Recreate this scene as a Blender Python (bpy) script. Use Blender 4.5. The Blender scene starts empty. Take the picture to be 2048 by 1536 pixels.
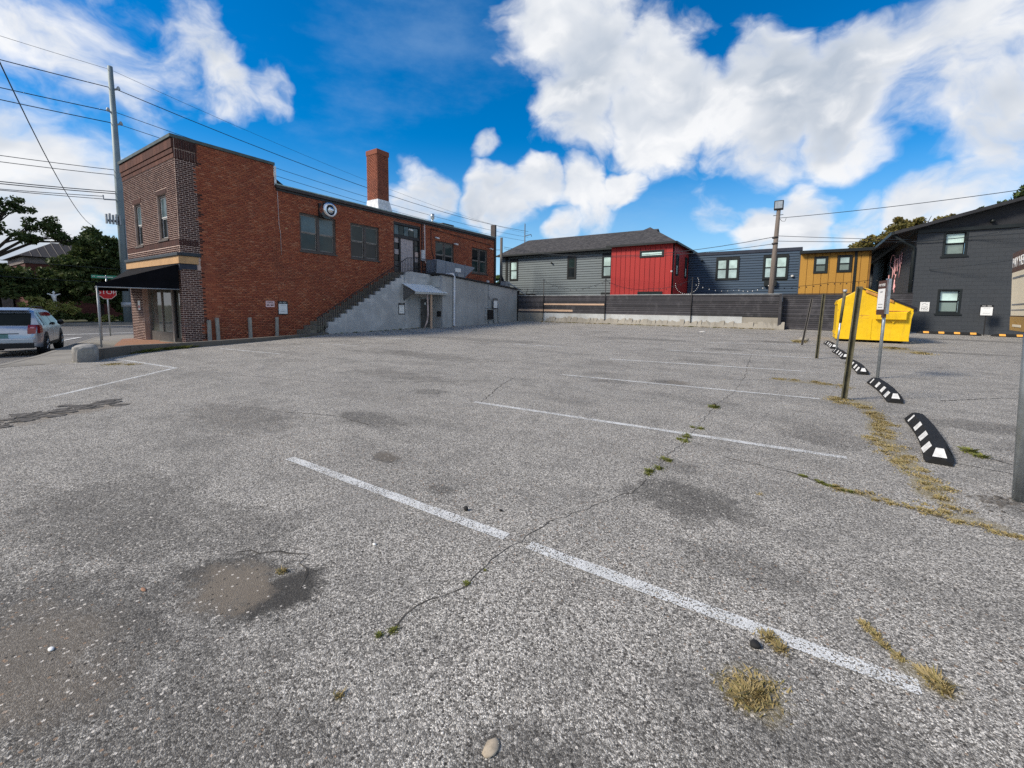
import bpy, math, random
import numpy as np
from mathutils import Matrix, Vector
random.seed(7); rng = np.random.default_rng(11)
sc = bpy.context.scene
COL = sc.collection
# ------------------------------------------------------------------ camera
# world: buildings and parking rows run along X and Y, metres, camera stands on the lot at the origin
FPX, PITCH, ROLL, CY, AZ, H = 854.53, 0.0977162, 0.0132291, 700.14, 0.593088, 1.6
def _g(v):
    return Vector((v[0]*math.cos(AZ)-v[1]*math.sin(AZ), v[0]*math.sin(AZ)+v[1]*math.cos(AZ), v[2]))
_f = Vector((0, math.cos(PITCH), -math.sin(PITCH))); _u = Vector((0, math.sin(PITCH), math.cos(PITCH))); _x = Vector((1, 0, 0))
XR = _g(_x*math.cos(ROLL)+_u*math.sin(ROLL)); UR = _g(-_x*math.sin(ROLL)+_u*math.cos(ROLL)); FW = _g(_f)
cam = bpy.data.cameras.new('camera'); cam.sensor_fit = 'HORIZONTAL'; cam.sensor_width = 36.0
cam.lens = FPX/2048*36; cam.shift_y = -(768-CY)/2048; cam.clip_start = .05; cam.clip_end = 3000
camo = bpy.data.objects.new('camera', cam); COL.objects.link(camo)
M3 = Matrix((XR, UR, -FW)).transposed()
camo.matrix_world = Matrix.Translation((0, 0, H)) @ M3.to_4x4()
sc.camera = camo
sc.cycles.use_denoising = False
def dirpx(px, py): return (FW + XR*((px-1024)/FPX) - UR*((py-CY)/FPX)).normalized()
# ------------------------------------------------------------------ sun, sky, exposure
SUN_DIR = Vector((-.60, -.74, .76)).normalized()      # towards the sun: behind the camera, veiled by cloud
sun = bpy.data.lights.new('sun', 'SUN'); sun.energy = 3.0; sun.angle = math.radians(14); sun.color = (1, .90, .76)
suno = bpy.data.objects.new('sun', sun); COL.objects.link(suno)
suno.rotation_euler = (-SUN_DIR).to_track_quat('-Z', 'Y').to_euler(); suno.location = (0, -20, 40)
vs = sc.view_settings; vs.view_transform = 'Standard'; vs.look = 'None'; vs.gamma = 1; vs.exposure = 0.72; vs.use_curve_mapping = False
SKY_STRENGTH = .1
world = bpy.data.worlds.new('World'); sc.world = world; world.use_nodes = True
def build_sky():
    nt = world.node_tree; N = nt.nodes; L = nt.links; N.clear()
    def nd(t, **k):
        n = N.new(t)
        for a, b in k.items(): setattr(n, a, b)
        return n
    def math_(op, a, b=None, clamp=False):
        n = nd('ShaderNodeMath', operation=op, use_clamp=clamp)
        for i, v in enumerate((a, b)):
            if v is None: continue
            if isinstance(v, (int, float)): n.inputs[i].default_value = v
            else: L.new(v, n.inputs[i])
        return n.outputs[0]
    def mapr(v, a, b, c, d, smooth=True):
        n = nd('ShaderNodeMapRange', interpolation_type='SMOOTHSTEP' if smooth else 'LINEAR', clamp=True)
        L.new(v, n.inputs[0])
        for i, q in enumerate((a, b, c, d)): n.inputs[i+1].default_value = q
        return n.outputs[0]
    def mix(f, a, b):
        n = nd('ShaderNodeMix', data_type='RGBA')
        if isinstance(f, (int, float)): n.inputs[0].default_value = f
        else: L.new(f, n.inputs[0])
        for i, v in ((6, a), (7, b)):
            if isinstance(v, tuple): n.inputs[i].default_value = (*v, 1)
            else: L.new(v, n.inputs[i])
        return n.outputs[2]
    sky = nd('ShaderNodeTexSky', sky_type='NISHITA'); sky.sun_disc = False
    sky.sun_elevation = math.asin(SUN_DIR.z); sky.sun_rotation = math.atan2(SUN_DIR.x, SUN_DIR.y)
    sky.air_density = 1.0; sky.dust_density = .4; sky.ozone_density = 2.5; sky.altitude = 200
    hs = nd('ShaderNodeHueSaturation'); hs.inputs['Saturation'].default_value = 1.58; hs.inputs['Value'].default_value = .95; hs.inputs['Hue'].default_value = .503
    L.new(sky.outputs[0], hs.inputs['Color'])
    tc = nd('ShaderNodeTexCoord'); D = tc.outputs['Generated']
    # slow warp of the direction, so the cloud edges billow
    def noise(scale, detail, rough, off=(0, 0, 0), stretch=(1, 1, 1.5), vec=None):
        m = nd('ShaderNodeMapping'); m.inputs['Location'].default_value = off; m.inputs['Scale'].default_value = stretch
        L.new(vec or D, m.inputs[0])
        n = nd('ShaderNodeTexNoise'); n.inputs['Scale'].default_value = scale; n.inputs['Detail'].default_value = detail; n.inputs['Roughness'].default_value = rough
        L.new(m.outputs[0], n.inputs['Vector']); return n
    wn = noise(5.5, 4, .5, (0, 0, 0), (1, 1, 1.2))
    v1 = nd('ShaderNodeVectorMath', operation='SUBTRACT'); L.new(wn.outputs['Color'], v1.inputs[0]); v1.inputs[1].default_value = (.5, .5, .5)
    v2 = nd('ShaderNodeVectorMath', operation='SCALE'); L.new(v1.outputs[0], v2.inputs[0]); v2.inputs['Scale'].default_value = .15
    v3 = nd('ShaderNodeVectorMath', operation='ADD'); L.new(D, v3.inputs[0]); L.new(v2.outputs[0], v3.inputs[1])
    W = v3.outputs[0]
    # (pixel of the cloud's centre, half angle, weight)
    blobs = [(1150, 60, .22, 1), (1290, 120, .20, .9), (1130, 225, .17, .95), (1330, 235, .20, 1), (1530, 130, .15, .8), (1500, 235, .19, 1), (1690, 180, .19, .95), (1700, 270, .15, .8),
             (1880, 150, .22, .78), (2060, 150, .24, .75), (1960, 225, .16, .8), (1580, 280, .12, .6),
             (200, 75, .23, .72), (330, 120, .18, .74), (60, 70, .20, .66), (440, 190, .10, .7), (545, 210, .07, .55), (270, 190, .12, .55), (-60, 110, .22, .62),
             (40, 320, .16, .9), (110, 400, .16, 1), (160, 330, .10, .7), (30, 440, .22, 1), (190, 440, .12, .8), (-80, 330, .3, .9),
             (860, 380, .115, 1), (810, 405, .09, .9), (960, 392, .11, .95), (1070, 372, .105, 1.05), (1150, 378, .105, 1), (1245, 378, .09, 1.05), (1010, 410, .12, .85), (1180, 410, .12, .85), (960, 295, .055, .7), (880, 330, .05, .45),
             (1130, 455, .07, .8), (1010, 460, .06, .7), (1430, 385, .09, .6), (1420, 425, .08, .7), (1590, 415, .10, 1), (1500, 460, .10, .95), (1560, 470, .12, .9), (1700, 440, .11, .8), (1810, 405, .10, .9), (1900, 410, .09, .7), (1960, 345, .14, .65), (2060, 380, .1, .5), (730, 390, .05, .6)]
    acc = None
    for px, py, r, w in blobs:
        d = nd('ShaderNodeVectorMath', operation='DISTANCE'); L.new(W, d.inputs[0]); d.inputs[1].default_value = dirpx(px, py)
        m = mapr(d.outputs['Value'], r*.22, r*1.02, w, 0)
        acc = m if acc is None else math_('MAXIMUM', acc, m)
    # elsewhere in the sky broken cloud goes on, unseen and thickened to whiten ambient light
    lf = noise(1.6, 3, .5, (3, 1, 2), (1, 1, 1.6))
    rest = mapr(lf.outputs[0], .36, .54, 0, 1)
    dv = nd('ShaderNodeVectorMath', operation='DOT_PRODUCT'); L.new(D, dv.inputs[0]); dv.inputs[1].default_value = dirpx(1024, 330)
    away = mapr(dv.outputs['Value'], .35, .60, 1, 0)
    acc = math_('MAXIMUM', acc, math_('MULTIPLY', rest, away))
    n1 = noise(7.0, 9, .56, (0, 0, 0), (1, 1, 1.45), W)
    n2 = noise(7.0, 3, .5, (.012, .02, -.045), (1, 1, 1.45), W)
    dens = math_('ADD', acc, math_('MULTIPLY', math_('SUBTRACT', n1.outputs[0], .5), 1.45))
    cover = mapr(dens, .46, .94, 0, 1)
    thick = mapr(dens, .64, 1.05, 0, 1)
    lit = math_('ADD', .5, math_('MULTIPLY', math_('SUBTRACT', n1.outputs[0], n2.outputs[0]), 3.4), True)
    big = noise(3.1, 4, .5, (5, 2, 1), (1, 1, 1.6))
    grey = math_('MULTIPLY', thick, mapr(big.outputs[0], .36, .64, .05, 1))
    grey = math_('MULTIPLY', grey, math_('SUBTRACT', 1.25, lit), True)
    ccol = mix(grey, (5.9, 5.95, 6.05), (2.3, 2.75, 3.4))
    ccol = mix(math_('MULTIPLY', math_('SUBTRACT', 1, lit), .55), ccol, (3.7, 4.1, 4.7))
    # pale veil towards the horizon
    sp = nd('ShaderNodeSeparateXYZ'); L.new(D, sp.inputs[0])
    hz = mapr(sp.outputs['Z'], .0, .36, .7, 0)
    base = mix(hz, hs.outputs[0], (2.4, 4.1, 5.7))
    wisps = noise(2.3, 8, .6, (9, 4, 2), (1, 1, 2.5))
    base = mix(mapr(wisps.outputs[0], .50, .80, 0, .26), base, (2.6, 3.8, 5.2))
    col = mix(cover, base, ccol)
    bg = nd('ShaderNodeBackground'); bg.inputs['Strength'].default_value = SKY_STRENGTH; L.new(col, bg.inputs['Color'])
    out = nd('ShaderNodeOutputWorld'); L.new(bg.outputs[0], out.inputs[0])
build_sky()

# ------------------------------------------------------------------ materials
MATS = {}
class NT:
    """small wrapper for node trees"""
    def __init__(s, name):
        s.m = bpy.data.materials.new(name); s.m.use_nodes = True
        s.t = s.m.node_tree; s.b = s.t.nodes['Principled BSDF']; s.out = s.t.nodes['Material Output']
    def n(s, t, **k):
        x = s.t.nodes.new(t)
        for a, b in k.items(): setattr(x, a, b)
        return x
    def l(s, a, b): s.t.links.new(a, b)
    def put(s, sock, v):
        if isinstance(v, (int, float)): sock.default_value = v
        elif isinstance(v, (tuple, list)): sock.default_value = (*v, 1) if len(v) == 3 and sock.type == 'RGBA' else v
        else: s.l(v, sock)
    def math(s, op, a, b=0, c=None, clamp=False):
        x = s.n('ShaderNodeMath', operation=op, use_clamp=clamp)
        s.put(x.inputs[0], a); s.put(x.inputs[1], b)
        if c is not None: s.put(x.inputs[2], c)
        return x.outputs[0]
    def mix(s, f, a, b, blend='MIX'):
        x = s.n('ShaderNodeMix', data_type='RGBA', blend_type=blend); s.put(x.inputs[0], f); s.put(x.inputs[6], a); s.put(x.inputs[7], b); return x.outputs[2]
    def ramp(s, v, pts):
        x = s.n('ShaderNodeValToRGB'); e = x.color_ramp.elements
        while len(e) < len(pts): e.new(.5)
        for q, (p, c) in zip(e, pts):
            q.position = p; q.color = (*c, 1) if isinstance(c, tuple) else (c, c, c, 1)
        s.l(v, x.inputs[0]); return x.outputs[0]
    def mapr(s, v, a, b, c=0., d=1., smooth=True):
        x = s.n('ShaderNodeMapRange', clamp=True, interpolation_type='SMOOTHSTEP' if smooth else 'LINEAR'); s.put(x.inputs[0], v)
        for i, q in enumerate((a, b, c, d)): s.put(x.inputs[i+1], q)
        return x.outputs[0]
    def pos(s): return s.n('ShaderNodeNewGeometry').outputs['Position']
    def isl(s):
        a = s.n('ShaderNodeNewGeometry').outputs['Random Per Island']; b = s.n('ShaderNodeObjectInfo').outputs['Random']
        return s.math('FRACT', s.math('ADD', a, b))
    def noise(s, scale, detail=4, rough=.55, vec=None, stretch=None):
        v = vec or s.pos()
        if stretch:
            mp = s.n('ShaderNodeMapping'); mp.inputs['Scale'].default_value = stretch; s.l(v, mp.inputs[0]); v = mp.outputs[0]
        x = s.n('ShaderNodeTexNoise'); x.inputs['Scale'].default_value = scale; x.inputs['Detail'].default_value = detail; x.inputs['Roughness'].default_value = rough
        s.l(v, x.inputs['Vector']); return x.outputs[0]
    def vor(s, scale, feature='F1', vec=None, rnd=1.):
        x = s.n('ShaderNodeTexVoronoi', feature=feature); x.inputs['Scale'].default_value = scale; x.inputs['Randomness'].default_value = rnd
        s.l(vec or s.pos(), x.inputs['Vector']); return x
    def bump(s, h, strength=.5, dist=.01):
        x = s.n('ShaderNodeBump'); x.inputs['Strength'].default_value = strength; x.inputs['Distance'].default_value = dist
        s.l(h, x.inputs['Height']); s.l(x.outputs[0], s.b.inputs['Normal'])
    def fin(s, col=None, rough=.8, metal=0., spec=.4):
        if col is not None: s.put(s.b.inputs['Base Color'], col)
        s.put(s.b.inputs['Roughness'], rough); s.b.inputs['Metallic'].default_value = metal; s.b.inputs['Specular IOR Level'].default_value = spec
        return s.m
def plain(name, col, rough=.7, metal=0., var=.25, scale=3., spec=.4, stretch=None, bump=0.):
    """one colour with soft blotches of wear"""
    if name in MATS: return MATS[name]
    s = NT(name); d = tuple(c*(1-var) for c in col); l = tuple(min(1, c*(1+var)) for c in col)
    n = s.noise(scale, 6, .6, stretch=stretch)
    c = s.mix(s.mapr(n, .3, .7), d, l)
    f = s.noise(scale*14, 3, .6, stretch=stretch); c = s.mix(s.math('MULTIPLY', s.mapr(f, .35, .7), .35), c, tuple(x*.8 for x in col))
    if bump: s.bump(f, bump, .01)
    MATS[name] = s.fin(c, rough, metal, spec); return MATS[name]
def pieces_mat(name, cols, rough=.85, grain=None, dirt=(.05, .04, .035), dirt_amt=.25, bump=.3, grain_scale=30, weather=1.2):
    """each separate piece (brick, board, block) its own tone from cols"""
    s = NT(name); r = s.isl()
    c = s.ramp(r, [(i/max(1, len(cols)-1), k) for i, k in enumerate(cols)])
    f = s.noise(grain_scale, 5, .65, stretch=grain)
    c = s.mix(s.math('MULTIPLY', s.mapr(f, .35, .75), .4), c, tuple(x*.55 for x in cols[0]))
    d = s.noise(weather, 6, .65, stretch=(1, 1, .7))
    c = s.mix(s.math('MULTIPLY', s.mapr(d, .48, .75), dirt_amt), c, dirt)
    s.bump(f, bump, .006)
    MATS[name] = s.fin(c, rough, 0, .25); return MATS[name]
def glass_mat(name, base, rough=.03, refl=.9):
    s = NT(name); n = s.noise(1.3, 2, .5); s.bump(n, .05, .05)
    c = s.mix(s.mapr(s.noise(.9, 3), .35, .65), base, tuple(x*1.8 for x in base))
    s.b.inputs['IOR'].default_value = 1.42
    MATS[name] = s.fin(c, rough, 0, refl); return MATS[name]
def emit_free(name, col): return plain(name, col, .6, var=.05)

M = lambda n: MATS[n]
pieces_mat('brick_red', [(.31, .085, .046), (.38, .115, .058), (.44, .148, .074), (.345, .095, .050), (.28, .078, .046), (.49, .20, .11)], .9, dirt=(.16, .065, .045), dirt_amt=.5, weather=.55)
pieces_mat('brick_brown', [(.062, .026, .022), (.080, .032, .026), (.050, .024, .022), (.10, .042, .032)], .85, dirt_amt=.2)
pieces_mat('brick_brown_band', [(.10, .04, .03), (.075, .032, .025), (.13, .055, .04)], .85)
pieces_mat('brick_chimney', [(.23, .075, .045), (.29, .10, .06), (.19, .062, .040)], .9, dirt_amt=.3)
plain('mortar_red', (.27, .115, .075), .95, var=.35, scale=1.1)
plain('mortar_light', (.56, .42, .36), .95, var=.2)
def mk_concrete(name, col, stain, amt, patch=None, scale=.5):
    s = NT(name); c = s.mix(s.mapr(s.noise(scale, 8, .65), .35, .7), col, tuple(x*.72 for x in col))
    st = s.noise(1.2, 6, .6, stretch=(3, 3, .25)); c = s.mix(s.math('MULTIPLY', s.mapr(st, .5, .75), amt), c, stain)
    if patch:
        p = s.noise(.9, 7, .62, stretch=(1, 1, 1.6)); c = s.mix(s.mapr(p, .50, .56), c, patch)
    f = s.noise(22, 4, .7); c = s.mix(s.math('MULTIPLY', s.mapr(f, .45, .8), .14), c, tuple(x*.5 for x in col))
    s.bump(f, .22, .012); MATS[name] = s.fin(c, .92, 0, .2)
mk_concrete('annex_paint', (.40, .405, .40), (.24, .235, .22), .5)
mk_concrete('stair_wall_paint', (.50, .50, .495), (.62, .60, .56), .5, (.38, .385, .385), .8)
mk_concrete('annex_light', (.46, .46, .43), (.3, .3, .28), .3)  # paler copy of the annex paint, sunlit tone of the jog wall in colour
mk_concrete('concrete_old', (.30, .28, .24), (.14, .12, .10), .5)
mk_concrete('concrete_kerb', (.15, .135, .115), (.05, .045, .04), .6)
mk_concrete('concrete_block', (.33, .32, .30), (.09, .09, .08), .7, (.20, .19, .18), 1.4)
mk_concrete('wall_white', (.52, .54, .54), (.3, .28, .24), .3)
mk_concrete('step_concrete', (.22, .20, .16), (.09, .10, .05), .5)
plain('metal_dark', (.030, .028, .028), .5, .3, spec=.5)
plain('gutter_bronze', (.055, .045, .042), .45, .4)
plain('cap_metal', (.08, .10, .095), .5, .5)
plain('gutter_edge', (.30, .38, .34), .5, .4)
plain('window_brown', (.085, .070, .062), .6)
plain('frame_grey', (.24, .22, .20), .6)
plain('sash_white', (.6, .6, .58), .5, var=.1)
plain('trim_black', (.008, .012, .013), .5, var=.3)
plain('cornice_dark', (.028, .036, .045), .5)
plain('fascia_tan', (.50, .30, .14), .6, var=.12)
plain('navy_panel', (.022, .03, .05), .6)
plain('awning_black', (.004, .004, .006), .9, var=.3, spec=.15)
plain('galvanised', (.42, .46, .48), .38, .85, var=.2, scale=8)
plain('steel_pole', (.20, .255, .275), .6, .2, var=.12, scale=.6)
plain('silver_fan', (.75, .76, .77), .25, 1., var=.08)
plain('white_paint', (.72, .72, .70), .5, var=.08)
plain('pipe_white', (.62, .62, .63), .5, var=.12)
plain('pipe_worn', (.52, .40, .36), .6, var=.35, scale=6)
plain('roof_white', (.62, .65, .66), .7)
plain('roof_dark', (.035, .034, .034), .9)
plain('flashing_white', (.60, .62, .64), .55, var=.25, scale=5)
plain('wood_raw', (.52, .36, .25), .75, var=.18, scale=4, stretch=(.4, 4, 14))
plain('door_grey', (.085, .08, .075), .55)
plain('osb', (.42, .37, .37), .85, var=.35, scale=14)
plain('duct_grey', (.22, .255, .295), .5, .2, var=.1)
plain('conduit_grey', (.34, .36, .37), .5, .2)
plain('pole_wood', (.155, .13, .112), .85, var=.3, scale=3, stretch=(8, 8, .5), bump=.5)
plain('pole_wood_grey', (.13, .12, .11), .85, var=.3, scale=3, stretch=(8, 8, .5))
plain('bollard_grey', (.33, .31, .27), .85, var=.25, scale=5, stretch=(4, 4, .8))
plain('wire_black', (.012, .02, .03), .6)
plain('post_green', (.105, .098, .062), .75, .1, var=.35, scale=7)
plain('sign_white', (.78, .79, .78), .45, var=.04)
plain('sign_black', (.012, .012, .013), .5)
plain('sign_red', (.45, .012, .018), .4, var=.06)
plain('sign_green', (.03, .30, .19), .4, var=.06)
plain('sign_pink', (.75, .52, .52), .5, var=.06)
plain('sign_brown', (.070, .035, .025), .45, var=.1)
plain('sign_cream', (.70, .62, .46), .5, var=.06)
plain('sign_gold', (.34, .20, .05), .5, var=.15)
plain('ink_grey', (.16, .17, .18), .6)
plain('neon_pink', (.90, .47, .48), .35, var=.03)
plain('rubber_black', (.012, .012, .012), .75, var=.3, scale=9, spec=.3)
plain('stop_white', (.66, .66, .64), .7, var=.25, scale=16)
plain('stop_yellow', (.75, .36, .06), .6, var=.15, scale=12)
def mk_yellow():
    s = NT('dumpster_yellow'); c = s.mix(s.mapr(s.noise(1.6, 6, .6), .3, .7), (.70, .43, .003), (.78, .50, .006))
    f = s.noise(5, 7, .72, stretch=(1, 1, .6)); c = s.mix(s.mapr(f, .60, .70), c, (.50, .27, .015)); rs = s.noise(9, 8, .75); c = s.mix(s.mapr(rs, .66, .72), c, (.16, .07, .025)); dn = s.noise(1.4, 6, .6, stretch=(4, 4, .5)); c = s.mix(s.math('MULTIPLY', s.mapr(dn, .52, .72), .35), c, (.30, .19, .03)); s.bump(s.noise(1.8, 3, .5), .35, .08)
    g = s.noise(26, 3, .6); c = s.mix(s.math('MULTIPLY', s.mapr(g, .6, .75), .35), c, (.42, .24, .02))
    MATS['dumpster_yellow'] = s.fin(c, .42, 0, .45)
mk_yellow()
plain('dumpster_rim', (.55, .26, .055), .6, var=.35, scale=9)
plain('lid_black', (.012, .012, .02), .5, var=.3)
pieces_mat('siding_grey', [(.150, .182, .195), (.158, .190, .204), (.144, .175, .188)], .6, dirt_amt=.12, bump=.15, grain=(1, 1, 6))
pieces_mat('siding_blue', [(.050, .082, .125), (.054, .087, .132), (.047, .078, .120)], .6, dirt_amt=.1, bump=.15, grain=(1, 1, 6))
pieces_mat('panel_red', [(.40, .036, .034), (.42, .040, .036), (.385, .034, .032)], .6, dirt_amt=.08, bump=.15, grain=(6, 6, .6))
pieces_mat('panel_mustard', [(.46, .245, .048), (.48, .26, .052), (.44, .235, .046)], .6, dirt=(.2, .09, .02), dirt_amt=.2, bump=.15, grain=(6, 6, .6))
pieces_mat('block_charcoal', [(.050, .057, .066), (.053, .060, .069), (.048, .055, .064)], .75, dirt_amt=.12, bump=.5, grain_scale=18)
pieces_mat('board_dark', [(.040, .040, .045), (.055, .053, .060), (.070, .068, .077), (.036, .036, .040), (.085, .082, .092)], .85, dirt=(.16, .155, .165), dirt_amt=.35, bump=.5, grain=(.5, 4, 12), grain_scale=14, weather=2.6)
plain('charcoal_soffit', (.022, .023, .027), .7)
plain('brown_boards', (.035, .027, .024), .8, var=.3, scale=2, stretch=(1, 1, 8))
plain('red_joint', (.11, .012, .012), .8); plain('mustard_joint', (.24, .12, .025), .8)
def mk_shingle():
    s = NT('shingles'); v = s.vor(5.5); rc = s.n('ShaderNodeSeparateColor'); s.l(v.outputs['Color'], rc.inputs[0])
    c = s.ramp(rc.outputs[0], [(0, (.040, .039, .041)), (.5, (.062, .060, .062)), (1, (.092, .088, .087))])
    c = s.mix(s.math('MULTIPLY', s.mapr(s.noise(14, 5, .7), .35, .7), .6), c, (.050, .049, .050)); s.bump(v.outputs['Distance'], .3, .02); MATS['shingles'] = s.fin(c, .95, 0, .15)
mk_shingle()
glass_mat('glass_dark', (.010, .013, .015), .03, .45)
glass_mat('glass_teal', (.055, .085, .095), .05, .5)  # teal base puts the sky reflection of upper sashes into the colour
glass_mat('glass_shade', (.016, .028, .028), .04, .5)
glass_mat('glass_blind_sky', (.33, .44, .42), .08, .6)  # pale teal: blind and sky reflection both put into the pane colour
glass_mat('glass_blind_low', (.11, .145, .135), .08, .6)
glass_mat('glass_curtain_sky', (.27, .36, .36), .08, .6)  # curtain and reflected sky painted together as one pale pane colour
glass_mat('glass_store', (.075, .085, .075), .04, .8)  # greenish grey base carries the shop glass reflection as colour
glass_mat('glass_car', (.010, .013, .013), .04, .3)
MATS['glass_car'].node_tree.nodes['Principled BSDF'].inputs['IOR'].default_value = 1.2
def leaf_mat(name, cols, rough=.6):
    s = NT(name); c = s.ramp(s.isl(), [(i/(len(cols)-1), k) for i, k in enumerate(cols)])
    c = s.mix(s.math('MULTIPLY', s.mapr(s.noise(.7, 3), .35, .7), .5), c, tuple(x*.6 for x in cols[0]))
    tr = s.n('ShaderNodeBsdfTranslucent'); s.l(c, tr.inputs[0]); ms = s.n('ShaderNodeMixShader'); ms.inputs[0].default_value = .22
    s.fin(c, rough, 0, .25); s.l(s.b.outputs[0], ms.inputs[1]); s.l(tr.outputs[0], ms.inputs[2]); s.l(ms.outputs[0], s.out.inputs[0])
    MATS[name] = s.m
leaf_mat('leaf_dark', [(.060, .090, .026), (.092, .13, .038), (.042, .070, .023), (.14, .165, .055)])
leaf_mat('leaf_mid', [(.05, .08, .02), (.08, .115, .03), (.036, .062, .018), (.12, .14, .05)])
leaf_mat('leaf_autumn', [(.16, .145, .04), (.23, .19, .055), (.12, .125, .038), (.30, .20, .065)])
leaf_mat('leaf_lime', [(.26, .29, .07), (.35, .36, .11), (.18, .22, .05), (.48, .43, .2)])
leaf_mat('leaf_green', [(.06, .11, .02), (.09, .15, .035), (.045, .09, .02), (.13, .17, .05)])
leaf_mat('grass_dry', [(.34, .26, .11), (.42, .33, .16), (.26, .22, .085), (.50, .40, .22), (.20, .19, .06)], .8)
leaf_mat('grass_green', [(.15, .18, .035), (.20, .22, .05), (.27, .25, .09), (.11, .14, .03)], .8)
plain('bark', (.030, .024, .019), .9, var=.3, scale=5)
plain('car_silver', (.46, .49, .54), .28, .65, var=.03, spec=.6)
plain('tail_red', (.24, .006, .010), .15, spec=.7, var=.2)
plain('tail_lens', (.55, .25, .25), .15, spec=.7)
plain('tyre', (.010, .010, .010), .85)
plain('rim_alloy', (.42, .43, .44), .3, .8)
plain('plastic_black', (.010, .010, .011), .6)
plain('plate_green', (.10, .22, .20), .4, var=.2, scale=20)
plain('bulb_glass', (.75, .74, .70), .2)
plain('terrain_soil', (.05, .055, .025), .95, var=.4)
plain('roof_seam', (.030, .026, .026), .75)
plain('brick_far', (.09, .028, .022), .9)
plain('band_pale', (.17, .145, .14), .8)
plain('stone_tan', (.38, .32, .24), .9, var=.25, scale=40)
plain('dark_bit', (.012, .012, .012), .8)
plain('rust_bit', (.24, .13, .08), .8)
plain('sky_mast', (.10, .13, .16), .6)

# asphalt: pale worn aggregate in dark binder
STAINS = [(-2.9, .15, 1.1, .75, .55), (-1.6, .45, .9, .5, .4), (-4.2, .9, 1.2, .6, .4), (-3.2, 1.3, .5, .4, .35), (-6.5, 2.8, 1.3, .6, .35), (-7.5, 6.5, 1.8, .5, .3), (-9.5, 9.5, 2.4, .7, .3), (.2, 1.6, .7, .5, .35), (3.2, 7.2, 1.4, .5, .35), (5.5, 11.5, 2.2, .6, .35), (-12, 15, 3, .8, .3), (8, 19, 3, .8, .35), (-6, 19.5, 2.6, .6, .3), (-.70, 3.66, .55, .40, .55), (-3.53, 2.88, .22, .12, .6), (-4.9, 3.75, .75, .30, .45), (-2.2, 9.22, .45, .35, .5), (-2.51, 2.63, .14, .1, .5), (-2.28, 1.14, .24, .26, .9), (-2.62, 1.03, .42, .30, .7),
          (-2.2, 17.0, .8, .5, .45), (-2.4, 13.2, .7, .5, .4), (-.6, 1.15, .35, .22, .5), (-1.01, 4.4, .3, .2, .3), (.35, 6.5, .6, .5, .35), (-5.6, 5.6, .4, .3, .4), (2.3, 8.3, 1.0, .45, .4), (-.9, 21.5, 1.2, .5, .5), (4.6, 20.5, 1.6, .4, .4), (-.2, 2.9, .5, .2, .3), (-3.2, 8.6, .5, .25, .35), (6.0, 27.0, 2.5, .5, .45), (1.7, 5.1, .35, .25, .4), (.6, 1.3, .5, .35, .35)]
BROWN = [(-2.58, 1.00, .27, .22, 1.1), (-2.75, .28, .55, .28, .6), (-3.55, 2.9, .2, .1, .5), (-2.05, 9.3, .3, .2, .6), (-8.75, 1.45, .3, .75, .9), (-8.45, .6, .3, .7, .7)]
THATCH = [(.80, 9.2, .35, .3, .8), (1.0, 8.3, .14, .5, .8), (.96, 7.4, .15, .5, .9), (.94, 6.6, .15, .45, .9), (1.0, 5.9, .14, .45, .9), (1.06, 5.2, .14, .45, .9), (1.15, 4.55, .3, .12, .8), (.5, 4.65, .3, .07, .6), (-.05, 1.93, .16, .13, .7), (.56, 2.46, .1, .1, .6), (.3, 10.95, .7, .18, .7), (3.1, 20.3, .7, .9, .6)]
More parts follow.
